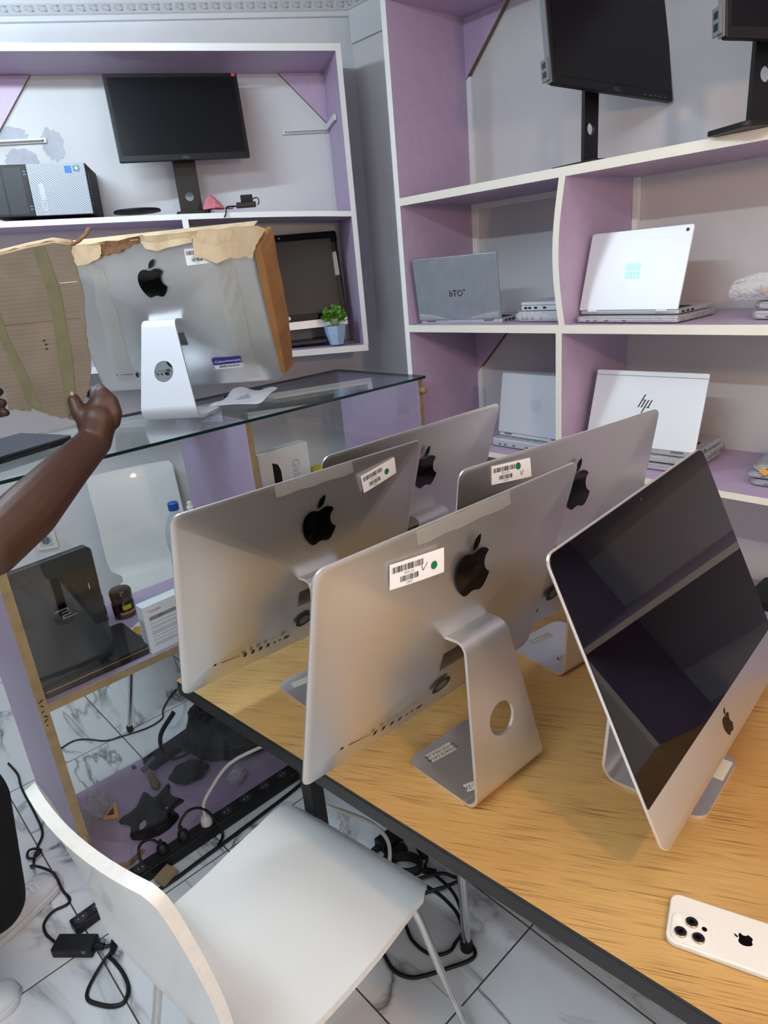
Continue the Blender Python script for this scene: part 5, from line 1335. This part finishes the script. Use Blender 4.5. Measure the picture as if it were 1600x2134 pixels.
# laptop charger in front of the counter's left end
ch = empty('laptop_charger', (.166, 1.652, 0), math.atan2(-.084, .079), 'black laptop charger brick lying on the floor by the left end of the counter', 'charger')
g = G(); g.box(-.058, .058, -.025, .025, .0006, .032, 'black'); g.obj('brick', ch, bevel=.004)
g = G(); g.box(.032, .042, -.0258, -.0251, .018, .028, 'mid_grey'); g.obj('certification_mark', ch)
def toL(pts): # world -> charger frame
    a = math.atan2(-.084, .079); return [((x - .166) * math.cos(a) + (y - 1.652) * math.sin(a), -(x - .166) * math.sin(a) + (y - 1.652) * math.cos(a), z) for x, y, z in pts]
g = G(); g.sweep(spline(toL([(.130, 1.700, .016), (.124, 1.732, .010), (.119, 1.769, .0045), (.126, 1.805, .0045), (.157, 1.827, .0045), (.196, 1.82, .0045), (.209, 1.837, .0045), (.203, 1.872, .012), (.200, 1.912, .052), (.176, 1.950, .070), (.158, 1.990, .060), (.166, 2.04, .008), (.183, 2.089, .005), (.198, 2.105, .012), (.178, 2.118, .014), (.165, 2.095, .012), (.18, 2.075, .011), (.205, 2.09, .011), (.202, 2.12, .006), (.235, 2.178, .0045), (.245, 2.303, .0045), (.250, 2.469, .0045), (.262, 2.563, .0045), (.255, 2.662, .0045)]), 7), .0042, 'cable', 8); g.obj('cord', ch, smooth=80)
g = G(); g.sweep(spline(toL([(.206, 1.608, .016), (.226, 1.590, .012), (.246, 1.580, .008), (.235, 1.566, .006), (.221, 1.560, .006), (.225, 1.535, .006), (.229, 1.485, .006), (.223, 1.435, .006), (.199, 1.408, .006), (.174, 1.420, .006), (.152, 1.449, .006), (.136, 1.482, .006), (.143, 1.508, .006), (.172, 1.535, .006), (.205, 1.553, .012), (.232, 1.566, .014), (.25, 1.60, .010), (.29, 1.62, .006)]), 7), .005, 'cable', 8, flat=(.0055, .004)); g.obj('mains_lead', ch, smooth=80)
g = G(); g.sweep(toL([(.200, 1.616, .016), (.222, 1.592, .014)]), [.010, .008], 'black_mat', 10); g.obj('plug', ch, smooth=50)

# power strips along the foot of the counter
def strip(label, a, b, wdt, h, nsock, seed):
    a, b = Vector(a), Vector(b); d = b - a; c = (a + b) / 2
    root = empty('power_strip', (c.x, c.y, 0), math.atan2(d.y, d.x), label, 'power strip', 'black power strips by the counter')
    l = d.length / 2
    g = G(); g.box(-l, l, -wdt / 2, wdt / 2, .0006, h, 'black'); bd_ = g.obj('body', root, bevel=.003)
    g = G(); g.box(-l + .004, l - .004, -wdt / 2 + .006, wdt / 2 - .006, h + .0002, h + .0012, 'black_mat'); g.obj('cover', root)
    for k in range(nsock):
        x = -l + 2 * l * (k + .5) / nsock
        g = G(); g.prism([(x + .019 * math.cos(q * pi / 12), .019 * math.sin(q * pi / 12)) for q in range(24)], h + .0014, h + .0022, 'dark_grey'); 
        for s_ in (-1, 1): g.prism([(x + .007 * s_ + .002 * math.cos(q * pi / 4), .002 * math.sin(q * pi / 4)) for q in range(8)], h + .0023, h + .0026, 'steel')
        g.obj('outlet', bd_)
    return root
strip('long black power strip along the foot of the counter', (.36, 1.737, 0), (1.04, 1.742, 0), .052, .042, 9, 1)
strip('black power strip lying askew below the left counter panel', (.180, 1.713, 0), (.335, 1.724, 0), .044, .030, 3, 2)
cable('power_cable', 'thick black cable running along the front of the long power strip', [(.30, 1.69, .006), (.37, 1.665, .006), (.45, 1.655, .007), (.55, 1.66, .007), (.66, 1.665, .007), (.78, 1.672, .007), (.90, 1.68, .007), (.98, 1.69, .007)], .006, 'cable')
cable('power_cable', 'black cable looping up from the left end of the long power strip', [(.424, 1.700, .05), (.400, 1.715, .085), (.412, 1.745, .112), (.445, 1.755, .108), (.468, 1.742, .085), (.47, 1.738, .052)], .0045, 'cable')
cable('power_cable', 'black cable arching over the white plug on the long power strip', [(.545, 1.738, .055), (.54, 1.74, .10), (.575, 1.745, .128), (.615, 1.742, .118), (.640, 1.73, .085), (.655, 1.715, .03), (.65, 1.69, .010), (.62, 1.665, .012)], .0045, 'cable')
def plug(label, x, y, z, m, rz=0):
    root = empty('mains_plug', (x, y, z), R(rz), label, 'plug')
    g = G(); g.lathe([(.018, .0005), (.019, .010), (.016, .028), (.008, .036)], 18, m); g.obj('body', root, smooth=50)
    g = G(); g.lathe([(.006, .0365), (.004, .052)], 12, m); g.obj('strain_relief', root, smooth=50); return root
plug('black plug at the left of the long power strip', .474, 1.739, .0446, 'black')
plug('black plug under the arching cable of the long power strip', .545, 1.739, .0446, 'black')
plug('white plug on the long power strip', .628, 1.740, .0446, 'cable_white')
cable('white_lead', 'white lead rising from the power strip towards the table underside', [(.628, 1.740, .096), (.632, 1.74, .125), (.661, 1.73, .170), (.725, 1.71, .235), (.80, 1.66, .275), (.88, 1.60, .30), (.95, 1.52, .31)], .0055, 'cable_white')
o = G().box(-.028, .028, -.02, .02, .001, .022, 'ply').obj('wood_block', loc=(.445, 1.672, 0), rz=R(20), bevel=.002); o.location.z = .0135; tag(o, 'small raw wood block by the left end of the long power strip', 'block')
cable('floor_cable', 'thin black cable curling over the tiles behind the counter', [(.40, 2.58, .004), (.479, 2.599, .004), (.525, 2.567, .004), (.576, 2.494, .004), (.644, 2.465, .004), (.735, 2.437, .004), (.80, 2.45, .004), (.827, 2.50, .004), (.873, 2.55, .004), (.937, 2.60, .004)], .0032, 'cable')
# loops by the table
cable('charger_cable', 'outer loop of black cable on the tiles round the chrome table leg', [(.965, 1.140, .014), (.960, 1.107, .008), (.971, 1.036, .006), (.968, .983, .006), (.958, .945, .006), (.931, .900, .006), (.902, .840, .006), (.83, .868, .006), (.77, .902, .006), (.743, .927, .006), (.73, .966, .006), (.741, 1.014, .006), (.744, 1.03, .006)], .0052, 'cable')
cable('charger_cable', 'inner loop of black cable on the tiles beside the chrome chair leg', [(1.004, 1.083, .018), (1.001, 1.017, .017), (.985, .971, .017), (.954, .925, .017), (.925, .900, .017), (.895, .900, .006), (.868, .895, .0055), (.837, .912, .0055), (.821, .942, .0055), (.821, .99, .0055), (.839, 1.032, .0055)], .0048, 'cable')
cable('charger_cable', 'black cable crossing the tiles beyond the chrome table leg', [(1.17, .97, .006), (1.111, .994, .006), (1.052, 1.023, .006), (1.02, 1.055, .026), (.985, 1.085, .022), (.942, 1.122, .006)], .005, 'cable')
cable('charger_cable', 'short black cable curving in front of the seat corner', [(1.13, .975, .018), (1.084, .985, .006), (1.034, 1.000, .028), (.988, 1.022, .026), (.949, 1.055, .014), (.92, 1.07, .006)], .005, 'cable')
def brick(label, x, y, rz, l, w_, h, z=0.0006):
    root = empty('laptop_charger', (x, y, z), R(rz), label, 'charger', 'black chargers under the table')
    g = G(); g.box(-l / 2, l / 2, -w_ / 2, w_ / 2, 0, h, 'black'); g.obj('brick', root, bevel=.004)
    g = G(); g.sweep([(-l / 2, 0, h * .5), (-l / 2 - .03, 0, h * .45), (-l / 2 - .05, .004, h * .35)], [.011, .009, .005], 'black_mat', 10); g.obj('plug', root, smooth=50); return root
brick('black charger under the table nearest the white lead', 1.010, 1.270, -4, .095, .05, .03)
brick('slim black charger lying in front of the larger charger under the table', .985, 1.222, -10, .075, .026, .022)
ft = empty('cable_bundle', (.972, 1.162, 0), R(-52), 'tied bundle of black cable with a ferrite bead under the table edge', 'cable')
g = G()
rr = random.Random(8)
for k in range(6):
    o_ = rr.uniform(-.012, .012); g.sweep(spline([(-.05, o_, .008 + .006 * k), (-.03, .028 + o_, .010 + .005 * k), (.02, .026 + o_, .012 + .005 * k), (.045, o_, .010 + .005 * k), (.02, -.024 + o_, .012 + .004 * k), (-.03, -.022 + o_, .010 + .004 * k)], 5, True), .0042, 'cable', 7, closed=True)
g.obj('coil', ft, smooth=80)
g = G(); g.sweep([(.052, -.01, .012), (.090, -.016, .012)], .010, 'black_mat', 12); g.obj('ferrite_bead', ft, smooth=50)
g = G(); g.sweep(spline([(.03, .02, .07), (.05, .05, .06), (.06, .03, .02), (.055, .0, .012)], 5), .0042, 'cable', 7); g.obj('loose_end', ft, smooth=80)
o = G().capsule((0, 0, .014), (.0, .055, .016), .013, .011, 'black', 14).obj('computer_mouse', smooth=80, loc=(1.035, 1.150, 0), rz=R(-20)); tag(o, 'small black rounded adapter on the tiles beyond the cable bundle', 'adapter')
cable('white_lead', 'white lead arching down under the table edge to the tiles', [(.82, 1.36, .235), (.857, 1.294, .222), (.900, 1.225, .195), (.926, 1.188, .145), (.934, 1.186, .08), (.922, 1.190, .020), (.90, 1.19, .007)], .006, 'cable_white')
cable('white_lead', 'short white lead on the floor left of the black table leg', [(.79, 1.62, .007), (.83, 1.56, .007), (.87, 1.50, .009), (.90, 1.44, .008)], .006, 'cable_white')
def crumple(name, label, cat, loc, sx, sy, sz, m, seed, rz=0, k=4, amp=.32, sm=28):
    g = G(); bmesh.ops.create_icosphere(g.bm, subdivisions=k, radius=1.0); rr = random.Random(seed); g.mi(m)
    dirs = [(Vector((rr.gauss(0, 1), rr.gauss(0, 1), rr.gauss(0, 1))).normalized(), rr.uniform(.10, .26), rr.uniform(3, 7)) for _ in range(16)]
    for v_ in g.bm.verts:
        n_ = v_.co.normalized(); r_ = 1.0
        for d, a, f_ in dirs: r_ -= a * abs(math.sin(f_ * n_.dot(d))) * amp
        v_.co = Vector((n_.x * r_ * sx, n_.y * r_ * sy, max(0.0, (n_.z * r_ + .55)) * sz + .0006))
    o = g.obj(name, loc=loc, rz=rz, smooth=sm); return tag(o, label, cat)
crumple('plastic_bag', 'crumpled greenish clear bag behind the black table leg', 'bag', (.925, 1.40, .0), .05, .045, .10, 'green_film', 3)
crumple('plastic_bag', 'crumpled clear bag with an orange warning triangle on the counter bottom', 'bag', (.395, 2.075, .0262), .08, .10, .08, 'film', 5)
g = G(); g.prism([(-.024, -.03), (.03, -.022), (.012, .03)], 0, .0008, 'orange'); g.prism([(-.010, -.016), (.014, -.012), (.006, .012)], .0009, .0012, 'ink')
o = g.obj('warning_card', loc=(.42, 2.005, .078)); o.rotation_euler = (R(45), R(8), R(-40)); tag(o, 'orange triangular warning print on the crumpled clear bag', 'card')
def drape(name, label, cat, loc, outline, m, seed, hgt=.012, rz=0):
    rr = random.Random(seed); g = G(); K = 7
    ph = [rr.uniform(0, 6) for _ in range(4)]
    ol = spline([(p[0], p[1], 0) for p in outline], 3, True); n = len(ol); rings = []
    for k in range(K + 1):
        s_ = 1 - k / K
        rings.append([g.v((p.x * s_, p.y * s_, .0012 + (1 - s_ ** 3) * hgt * (1.2 + math.sin(p.x * s_ * 60 + ph[0]) + .8 * math.sin(p.y * s_ * 48 + ph[1]) + .5 * math.sin((p.x - p.y) * s_ * 90 + ph[2])))) for p in ol] if k < K else [g.v((0, 0, .0012 + hgt))])
    for a, b in zip(rings[:-2], rings[1:-1]):
        for i in range(n): g.f([a[i], a[(i + 1) % n], b[(i + 1) % n], b[i]], m)
    for i in range(n): g.f([rings[-2][i], rings[-2][(i + 1) % n], rings[-1][0]], m)
    o = g.obj(name, loc=loc, rz=rz, smooth=180)
    so = o.modifiers.new('thick', 'SOLIDIFY'); so.thickness = .0015; so.offset = 1
    return tag(o, label, cat)
drape('cloth_bundle', 'black folded cloth on the counter bottom beside the clear bag', 'cloth', (.530, 1.94, .0285), [(-.10, -.06), (-.03, -.11), (.05, -.09), (.055, -.04), (.10, -.03), (.08, .03), (.10, .09), (.035, .06), (.02, .12), (-.03, .07), (-.10, .05), (-.08, 0)], 'bag_cloth', 8, .014)
o = G().capsule((0, 0, .012), (.0, .05, .016), .016, .012, 'brown_patch', 14).obj('tan_tag', smooth=80, loc=(.590, 2.045, .0312), rz=R(-10)); tag(o, 'small tan rounded tag behind the black cloth on the counter bottom', 'tag')
bg = empty('backpack', (.90, 2.035, .0262), R(35), 'black fabric backpack with a shoulder strap on the counter bottom', 'bag')
tmp = crumple('body', None, None, (0, 0, 0), .22, .27, .17, 'bag_cloth', 14, 0, 4, .20, 60); tmp.parent = bg
g = G(); g.sweep(spline([(-.10, .15, .22), (-.155, .19, .15), (-.17, .17, .07), (-.12, .11, .06), (-.06, .06, .14)], 7), .01, 'bag_cloth', 8, flat=(.014, .005)); g.obj('strap', bg, smooth=60)
g = G(); g.sweep(spline([(-.12, -.10, .10), (-.14, -.02, .13), (-.12, .08, .12)], 7), .01, 'black', 8, flat=(.004, .003)); g.obj('zip', bg, smooth=60)
cs = empty('black_case', (.735, 2.19, .0262), R(10), 'long flat black case with a grey clip lying under the backpack', 'case')
g = G(); g.box(-.12, .10, -.035, .035, .0006, .030, 'dark_grey'); g.obj('body', cs, bevel=.005)
g = G(); g.sweep([(-.15, -.01, .016), (-.09, -.006, .032)], .010, 'mid_grey', 10); g.obj('clip', cs, smooth=50)
crumple('fabric_pouch', 'dark pouch lying in front of the backpack on the counter bottom', 'pouch', (.70, 2.0, .0262), .095, .07, .05, 'bag_cloth', 21, R(-20), 4, .18, 60)
crumple('plastic_bag', 'brownish clear bag in front of the backpack near the counter edge', 'bag', (.80, 1.835, .0262), .075, .040, .07, 'film', 23, rz=R(10))
o = G().box(-.006, .006, -.006, .006, .0004, .008, 'blue_cap').obj('blue_clip', loc=(.58, 2.215, .0262)); tag(o, 'tiny blue clip at the back edge of the counter bottom', 'clip')

# ------------------------------------------------------------------ person reaching in from the left
pr_ = empty('person', (-.08, 1.70, 0), 0, 'person in black standing at the left edge, bare arms holding up a torn cardboard sheet', 'person')
def pl_(p): return (p[0] + .08, p[1] - 1.70, p[2])
H = Vector((.455, 1.339, 1.488))
cr_, cu_, ct_ = _r, _u, -_f
def hp_(a, b, c): return H + cr_ * (a / 1000) + cu_ * (b / 1000) + ct_ * (c / 1000)
g = G(Matrix.Translation((.08, -1.70, 0)))
def cap(a, b, ra, rb): g.capsule(a, b, ra, rb, 'skin', 18, 6)
# right arm
sh, el = Vector((-.045, 1.425, 1.435)), Vector((.182, 1.165, 1.335))
wr = hp_(-2, -62, 2)
cap(sh, el, .056, .046); fm = el.lerp(wr, .32) + Vector((0, 0, -.004)); cap(el, fm, .046, .049); cap(fm, el.lerp(wr, .70), .049, .039); cap(el.lerp(wr, .70), wr, .039, .0315)
# right hand closed round the cardboard edge
cap(wr, hp_(6, -20, 4), .031, .034); cap(hp_(-8, -30, 5), hp_(12, 12, 2), .026, .024)
mcp = [hp_(13, 30, 4), hp_(29, 15, 3), hp_(35, -5, 0), hp_(31, -24, -3)]
rad = (.0115, .012, .0115, .0105)
for k, m_ in enumerate(mcp): cap(hp_(2 + 3 * k, -34, 2), m_, .021, .0145)
for a, b in zip(mcp, mcp[1:]): cap(a, b, .0150, .0145)
pip = [hp_(-2, 44, -20), hp_(12, 27, -27), hp_(16, 5, -29), hp_(13, -17, -28)]
tip = [hp_(-26, 36, -24), hp_(-17, 20, -29), hp_(-14, 0, -30), hp_(-13, -20, -28)]
for k in range(4): cap(mcp[k], pip[k], rad[k] + .0015, rad[k]); cap(pip[k], tip[k], rad[k], rad[k] - .003)
cap(hp_(4, 18, 1), hp_(-5, 36, -9), .015, .012); cap(hp_(-4, -36, 10), hp_(-24, -8, 19), .020, .0160); cap(hp_(-24, -8, 19), hp_(-33, 12, 20), .0150, .0125); cap(hp_(-33, 12, 20), hp_(-36, 27, 16), .0128, .0098)
# left arm and hand on the sheet's far left edge
shl, ell, wrl = Vector((-.06, 1.90, 1.435)), Vector((.10, 1.78, 1.30)), Vector((.245, 1.535, 1.47))
cap(shl, ell, .054, .045); cap(ell, wrl, .047, .031)
HL = Vector((.285, 1.505, 1.52)); fl = Vector((.892, -.451, 0)); nf_ = Vector((-.451, -.892, 0))
cap(wrl, HL - fl * .02, .031, .033)
for k, dz in enumerate((.038, .016, -.006, -.026)):
    m_ = HL + Vector((0, 0, dz)) - fl * .002; q_ = m_ + fl * .026 - nf_ * .016; t_ = m_ + fl * .052 - nf_ * .004
    cap(HL - fl * .018, m_, .020, .0135); cap(m_, q_, .012, .0105); cap(q_, t_, .0105, .008)
cap(HL - fl * .012 + nf_ * .006, HL + fl * .012 + nf_ * .026 + Vector((0, 0, .028)), .017, .012); cap(HL + fl * .012 + nf_ * .026 + Vector((0, 0, .028)), HL + fl * .036 + nf_ * .020 + Vector((0, 0, .046)), .012, .0088)
# neck and head (looking along the arms)
hd = Vector((-.04, 1.665, 1.66)); fw = Vector((.86, -.40, -.18)).normalized(); sdw = Vector((0, 0, 1)).cross(fw).normalized(); upw = fw.cross(sdw)
cap(Vector((-.09, 1.67, 1.43)), hd - upw * .07 - fw * .015, .060, .056)
cap(hd - fw * .02 + upw * .02, hd + fw * .018 + upw * .03, .080, .074); cap(hd + upw * .0, hd + fw * .035 - upw * .075, .066, .040)
cap(hd + fw * .070 + upw * .005, hd + fw * .094 - upw * .028, .012, .016)
for s_ in (-1, 1):
    cap(hd + sdw * s_ * .078 - upw * .015, hd + sdw * s_ * .081 + upw * .02 - fw * .008, .014, .017)
    cap(hd + fw * .066 + sdw * s_ * .032 - upw * .022, hd + fw * .058 + sdw * s_ * .05 - upw * .03, .024, .018)
    cap(hd + fw * .078 + sdw * s_ * .018 + upw * .030, hd + fw * .070 + sdw * s_ * .048 + upw * .028, .011, .010)
cap(hd + fw * .082 - upw * .055 - sdw * .018, hd + fw * .082 - upw * .055 + sdw * .018, .011, .011)
# trunk and legs under the clothes so the figure is one body
hipc = Vector((-.10, 1.72, .92))
cap(hipc, Vector((-.10, 1.68, 1.18)), .120, .115); cap(Vector((-.10, 1.60, 1.36)), Vector((-.10, 1.76, 1.36)), .105, .105); cap(Vector((-.10, 1.67, 1.15)), Vector((-.10, 1.67, 1.36)), .115, .12)
cap(Vector((-.10, 1.58, 1.40)), sh, .075, .060); cap(Vector((-.10, 1.76, 1.40)), shl, .075, .060)
kn, an = Vector((.03, 1.80, .49)), Vector((.045, 1.868, .075)); cap(Vector((-.05, 1.765, .88)), kn, .088, .060); cap(kn, an, .060, .032)
knl, anl = Vector((-.13, 1.66, .49)), Vector((-.14, 1.66, .075)); cap(Vector((-.11, 1.66, .88)), knl, .088, .060); cap(knl, anl, .060, .032)
cap(an, Vector((.11, 1.893, .040)), .030, .017); cap(anl, Vector((-.07, 1.655, .040)), .030, .017)
body = g.obj('body', pr_)
md = body.modifiers.new('fuse', 'REMESH'); md.mode = 'VOXEL'; md.voxel_size = .003; md.use_smooth_shade = True
sm_ = body.modifiers.new('soften', 'SMOOTH'); sm_.factor = .5; sm_.iterations = 3
def nail(c, ax, nr, w_, l_, nm='thumbnail'):
    ax, nr = Vector(ax).normalized(), Vector(nr).normalized(); sd_ = ax.cross(nr)
    g = G(Matrix.Translation((.08, -1.70, 0)))
    g.grid(lambda u, v: c + sd_ * ((u - .5) * w_) + ax * ((v - .5) * l_) - nr * (.35 * w_ * ((u - .5) * 2) ** 2 * .5), 6, 5, 'nail'); return g.obj(nm, pr_, smooth=80, recalc=False)
nail(hp_(-37.0, 24, 28.2), cu_ * 1.0 - cr_ * .25, ct_ * .93 + cu_ * .2 - cr_ * .3, .0105, .013)
for s_ in (-1, 1):
    g = G(Matrix.Translation((.08, -1.70, 0))); g.capsule(hd + fw * .079 + sdw * s_ * .032 + upw * .012, hd + fw * .0795 + sdw * s_ * .032 + upw * .012, .011, .011, 'eye', 14); ey = g.obj('eye', pr_, smooth=80)
    g = G(Matrix.Translation((.08, -1.70, 0))); g.capsule(hd + fw * .086 + sdw * s_ * .032 + upw * .012, hd + fw * .0862 + sdw * s_ * .032 + upw * .012, .0050, .0050, 'ink', 10); g.obj('iris', ey, smooth=80)
g = G(Matrix.Translation((.08, -1.70, 0)))
for v0 in (-1, 1): g.capsule(hd + fw * .089 - upw * (.055 + .0045 * v0) - sdw * .02, hd + fw * .089 - upw * (.055 + .0045 * v0) + sdw * .02, .0058, .0058, 'lip', 10)
g.obj('lips', pr_, smooth=80)
def cloth(name, caps, m, vox=.008):
    g = G(Matrix.Translation((.08, -1.70, 0)))
    for a, b, ra, rb in caps: g.capsule(a, b, ra, rb, m, 18, 5)
    o = g.obj(name, pr_); q = o.modifiers.new('fuse', 'REMESH'); q.mode = 'VOXEL'; q.voxel_size = vox; q.use_smooth_shade = True
    s2 = o.modifiers.new('soften', 'SMOOTH'); s2.factor = .5; s2.iterations = 4; return o
cloth('hair', [(hd - fw * .03 + upw * .045, hd + fw * .005 + upw * .06, .080, .070), (hd - fw * .045 - upw * .02, hd - fw * .03 + upw * .04, .066, .078)], 'hair', .006)
cloth('t_shirt', [(Vector((-.10, 1.72, .90)), Vector((-.10, 1.68, 1.18)), .140, .130), (Vector((-.10, 1.58, 1.36)), Vector((-.10, 1.77, 1.36)), .118, .118), (Vector((-.10, 1.67, 1.12)), Vector((-.10, 1.67, 1.36)), .130, .130),
    (Vector((-.10, 1.57, 1.40)), sh, .085, .072), (sh, sh.lerp(el, .45), .070, .068), (Vector((-.10, 1.77, 1.40)), shl, .085, .072), (shl, shl.lerp(ell, .5), .070, .068)], 'shirt')
cloth('trousers', [(Vector((-.10, 1.74, .90)), Vector((-.10, 1.68, .90)), .135, .135), (Vector((-.03, 1.77, .86)), Vector((.060, 1.80, .49)), .115, .096), (Vector((.060, 1.80, .49)), Vector((.030, 1.845, .14)), .096, .088),
    (Vector((-.12, 1.66, .86)), knl, .110, .090), (knl, Vector((-.14, 1.66, .14)), .090, .085)], 'trousers')
def sneaker(toe, heel, label):
    toe, heel = Vector(toe), Vector(heel); d = toe - heel; a = math.atan2(d.y, d.x); Ls = d.length
    M_ = Matrix.Translation((heel.x + .08, heel.y - 1.70, 0)) @ Matrix.Rotation(a, 4, 'Z')
    def outl(s_, k=1.0): # half widths along the sole
        t = s_; return k * (.030 + .014 * math.sin(pi * min(1, t * .95 + .02)) + .008 * math.sin(pi * max(0, (t - .45) / .55)) if .02 < t < .985 else .012)
    g = G(M_); N = 24; S = []
    def hgt(t): return .105 - .055 * max(0, min(1, (t - .28) / .42)) - .020 * max(0, (t - .75) / .25) ** 2
    for i in range(N + 1):
        t = i / N; w0 = .044 * (1 - abs(2 * t - 1) ** 5) ** .5 * (.86 + .22 * t) + .002; h = hgt(t) * (1 - max(0, (t - .9) / .1) ** 3 * .5)
        S.append([g.v((t * Ls, w0 * math.cos(pi * j / 10), .022 + (h - .022) * max(0, math.sin(pi * j / 10)) ** .7)) for j in range(11)])
    for p, q in zip(S, S[1:]):
        for j in range(10): g.f([p[j], p[j + 1], q[j + 1], q[j]], 'sneaker')
    sn = g.obj('sneaker', pr_, smooth=60)
    g = G(M_); ol = [(i / N * Ls, -(.050 * (1 - abs(2 * i / N - 1) ** 5) ** .5 * (.86 + .22 * i / N) + .001)) for i in range(N + 1)]; ol = ol + [(x, -y) for x, y in ol[::-1]]
    ol = [p for i, p in enumerate(ol) if (Vector(p) - Vector(ol[i - 1])).length > 1e-4]
    g.prism(ol, .0006, .0215, 'sneaker'); g.obj('sole', sn, bevel=.003, smooth=50)
    g = G(M_)
    for k in range(5):
        t = .48 + .06 * k; h = hgt(t) + .003; g.sweep([(t * Ls, -.022, h - .006), (t * Ls + .004, 0, h), (t * Ls, .022, h - .006)], .003, 'sticker', 6)
    g.obj('laces', sn, smooth=60)
    rr = random.Random(17); g = G(M_)
    for k in range(14):
        t, y = rr.uniform(.52, .86), rr.uniform(-.026, .026); h = hgt(t) - .004 - 14 * y * y
        if k < 6: g.capsule((t * Ls, y, h), (t * Ls + .001, y, h), .0022, .0022, 'ink', 8, 3)
        else: g.sweep([(t * Ls, y, h + .002), (t * Ls + .010, y + rr.uniform(-.008, .008), h + .0005)], [.0012, .0006], 'ink', 5)
    g.obj('scribble', sn)
sneaker((.215, 1.945, 0), (-.045, 1.845, 0), '')
sneaker((.02, 1.64, 0), (-.24, 1.675, 0), '')

# the torn cardboard sheet they hold
cs0 = empty('cardboard_sheet', (.445, 1.34, 1.49), 0, 'torn brown corrugated sheet with two tape strips held up in front of the wrapped computer', 'cardboard')
cs0.rotation_euler = (0, 0, math.atan2(-.451, .892))
out = [(-.181, .278), (-.132, .285), (-.085, .291), (-.036, .299), (.005, .304), (.035, .297), (.031, .279), (.034, .255), (.036, .229), (.031, .188), (.025, .145), (.022, .11), (.018, .075), (.008, .042), (-.004, .024), (-.019, .004), (-.033, -.016), (-.061, -.005), (-.084, .006), (-.102, .018), (-.106, .011), (-.12, .016), (-.14, .019), (-.136, .05), (-.146, .087), (-.181, .108)]
out = jag(out, .0016, 31, 4)
g = G(); g.prism(out, -.002, .0035, 'board', axis='y', mside='board_edge'); sh_ = g.obj('sheet', cs0)
g = G(); rr = random.Random(3)
edge = [(-.181, .280), (-.132, .287), (-.085, .293), (-.036, .301), (.005, .306), (.035, .300)]
row = []
for p in edge: row.append([g.v((p[0], -.003, p[1] - .004)), g.v((p[0], .010, p[1] + .004)), g.v((p[0] + .002, .038, p[1] + .001 + rr.uniform(-.003, .003)))])
for a, b in zip(row, row[1:]):
    for k in range(2): g.f([a[k], b[k], b[k + 1], a[k + 1]], 'board_light')
fo = g.obj('top_fold', cs0, recalc=False, smooth=60); so_ = fo.modifiers.new('thick', 'SOLIDIFY'); so_.thickness = .003
g = G(); g.sweep([(.032, 0, .294), (.045, .010, .300), (.060, .022, .312), (.066, .03, .322)], [.006, .007, .006, .003], 'board_edge', 8, flat=(.007, .003)); g.obj('torn_tongue', cs0)
for pl in (((-.030, .2935), (-.010, .296), (-.002, .22), (-.010, .10), (-.022, .010), (-.042, -.008), (-.034, .10), (-.022, .20)), ((-.128, .226), (-.112, .23), (-.108, .15), (-.095, .09), (-.083, .014), (-.104, .020), (-.112, .09), (-.122, .15))):
    g = G(); g.prism(pl, -.0031, -.0024, 'tape_old', axis='y'); g.obj('tape_strip', cs0)
g = G()
for x, z in ((-.052, .135), (-.050, .128), (-.051, .120)): g.box(x, x + .004, -.0030, -.0023, z, z + .003, 'ink')
g.obj('pen_marks', cs0)
g = G(); g.box(-.115, .02, -.0027, -.0021, .1695, .1705, 'board_edge'); g.box(.0, .03, -.0027, -.0021, .232, .2335, 'board_light'); g.obj('crease', cs0)

bpy.context.view_layer.update()
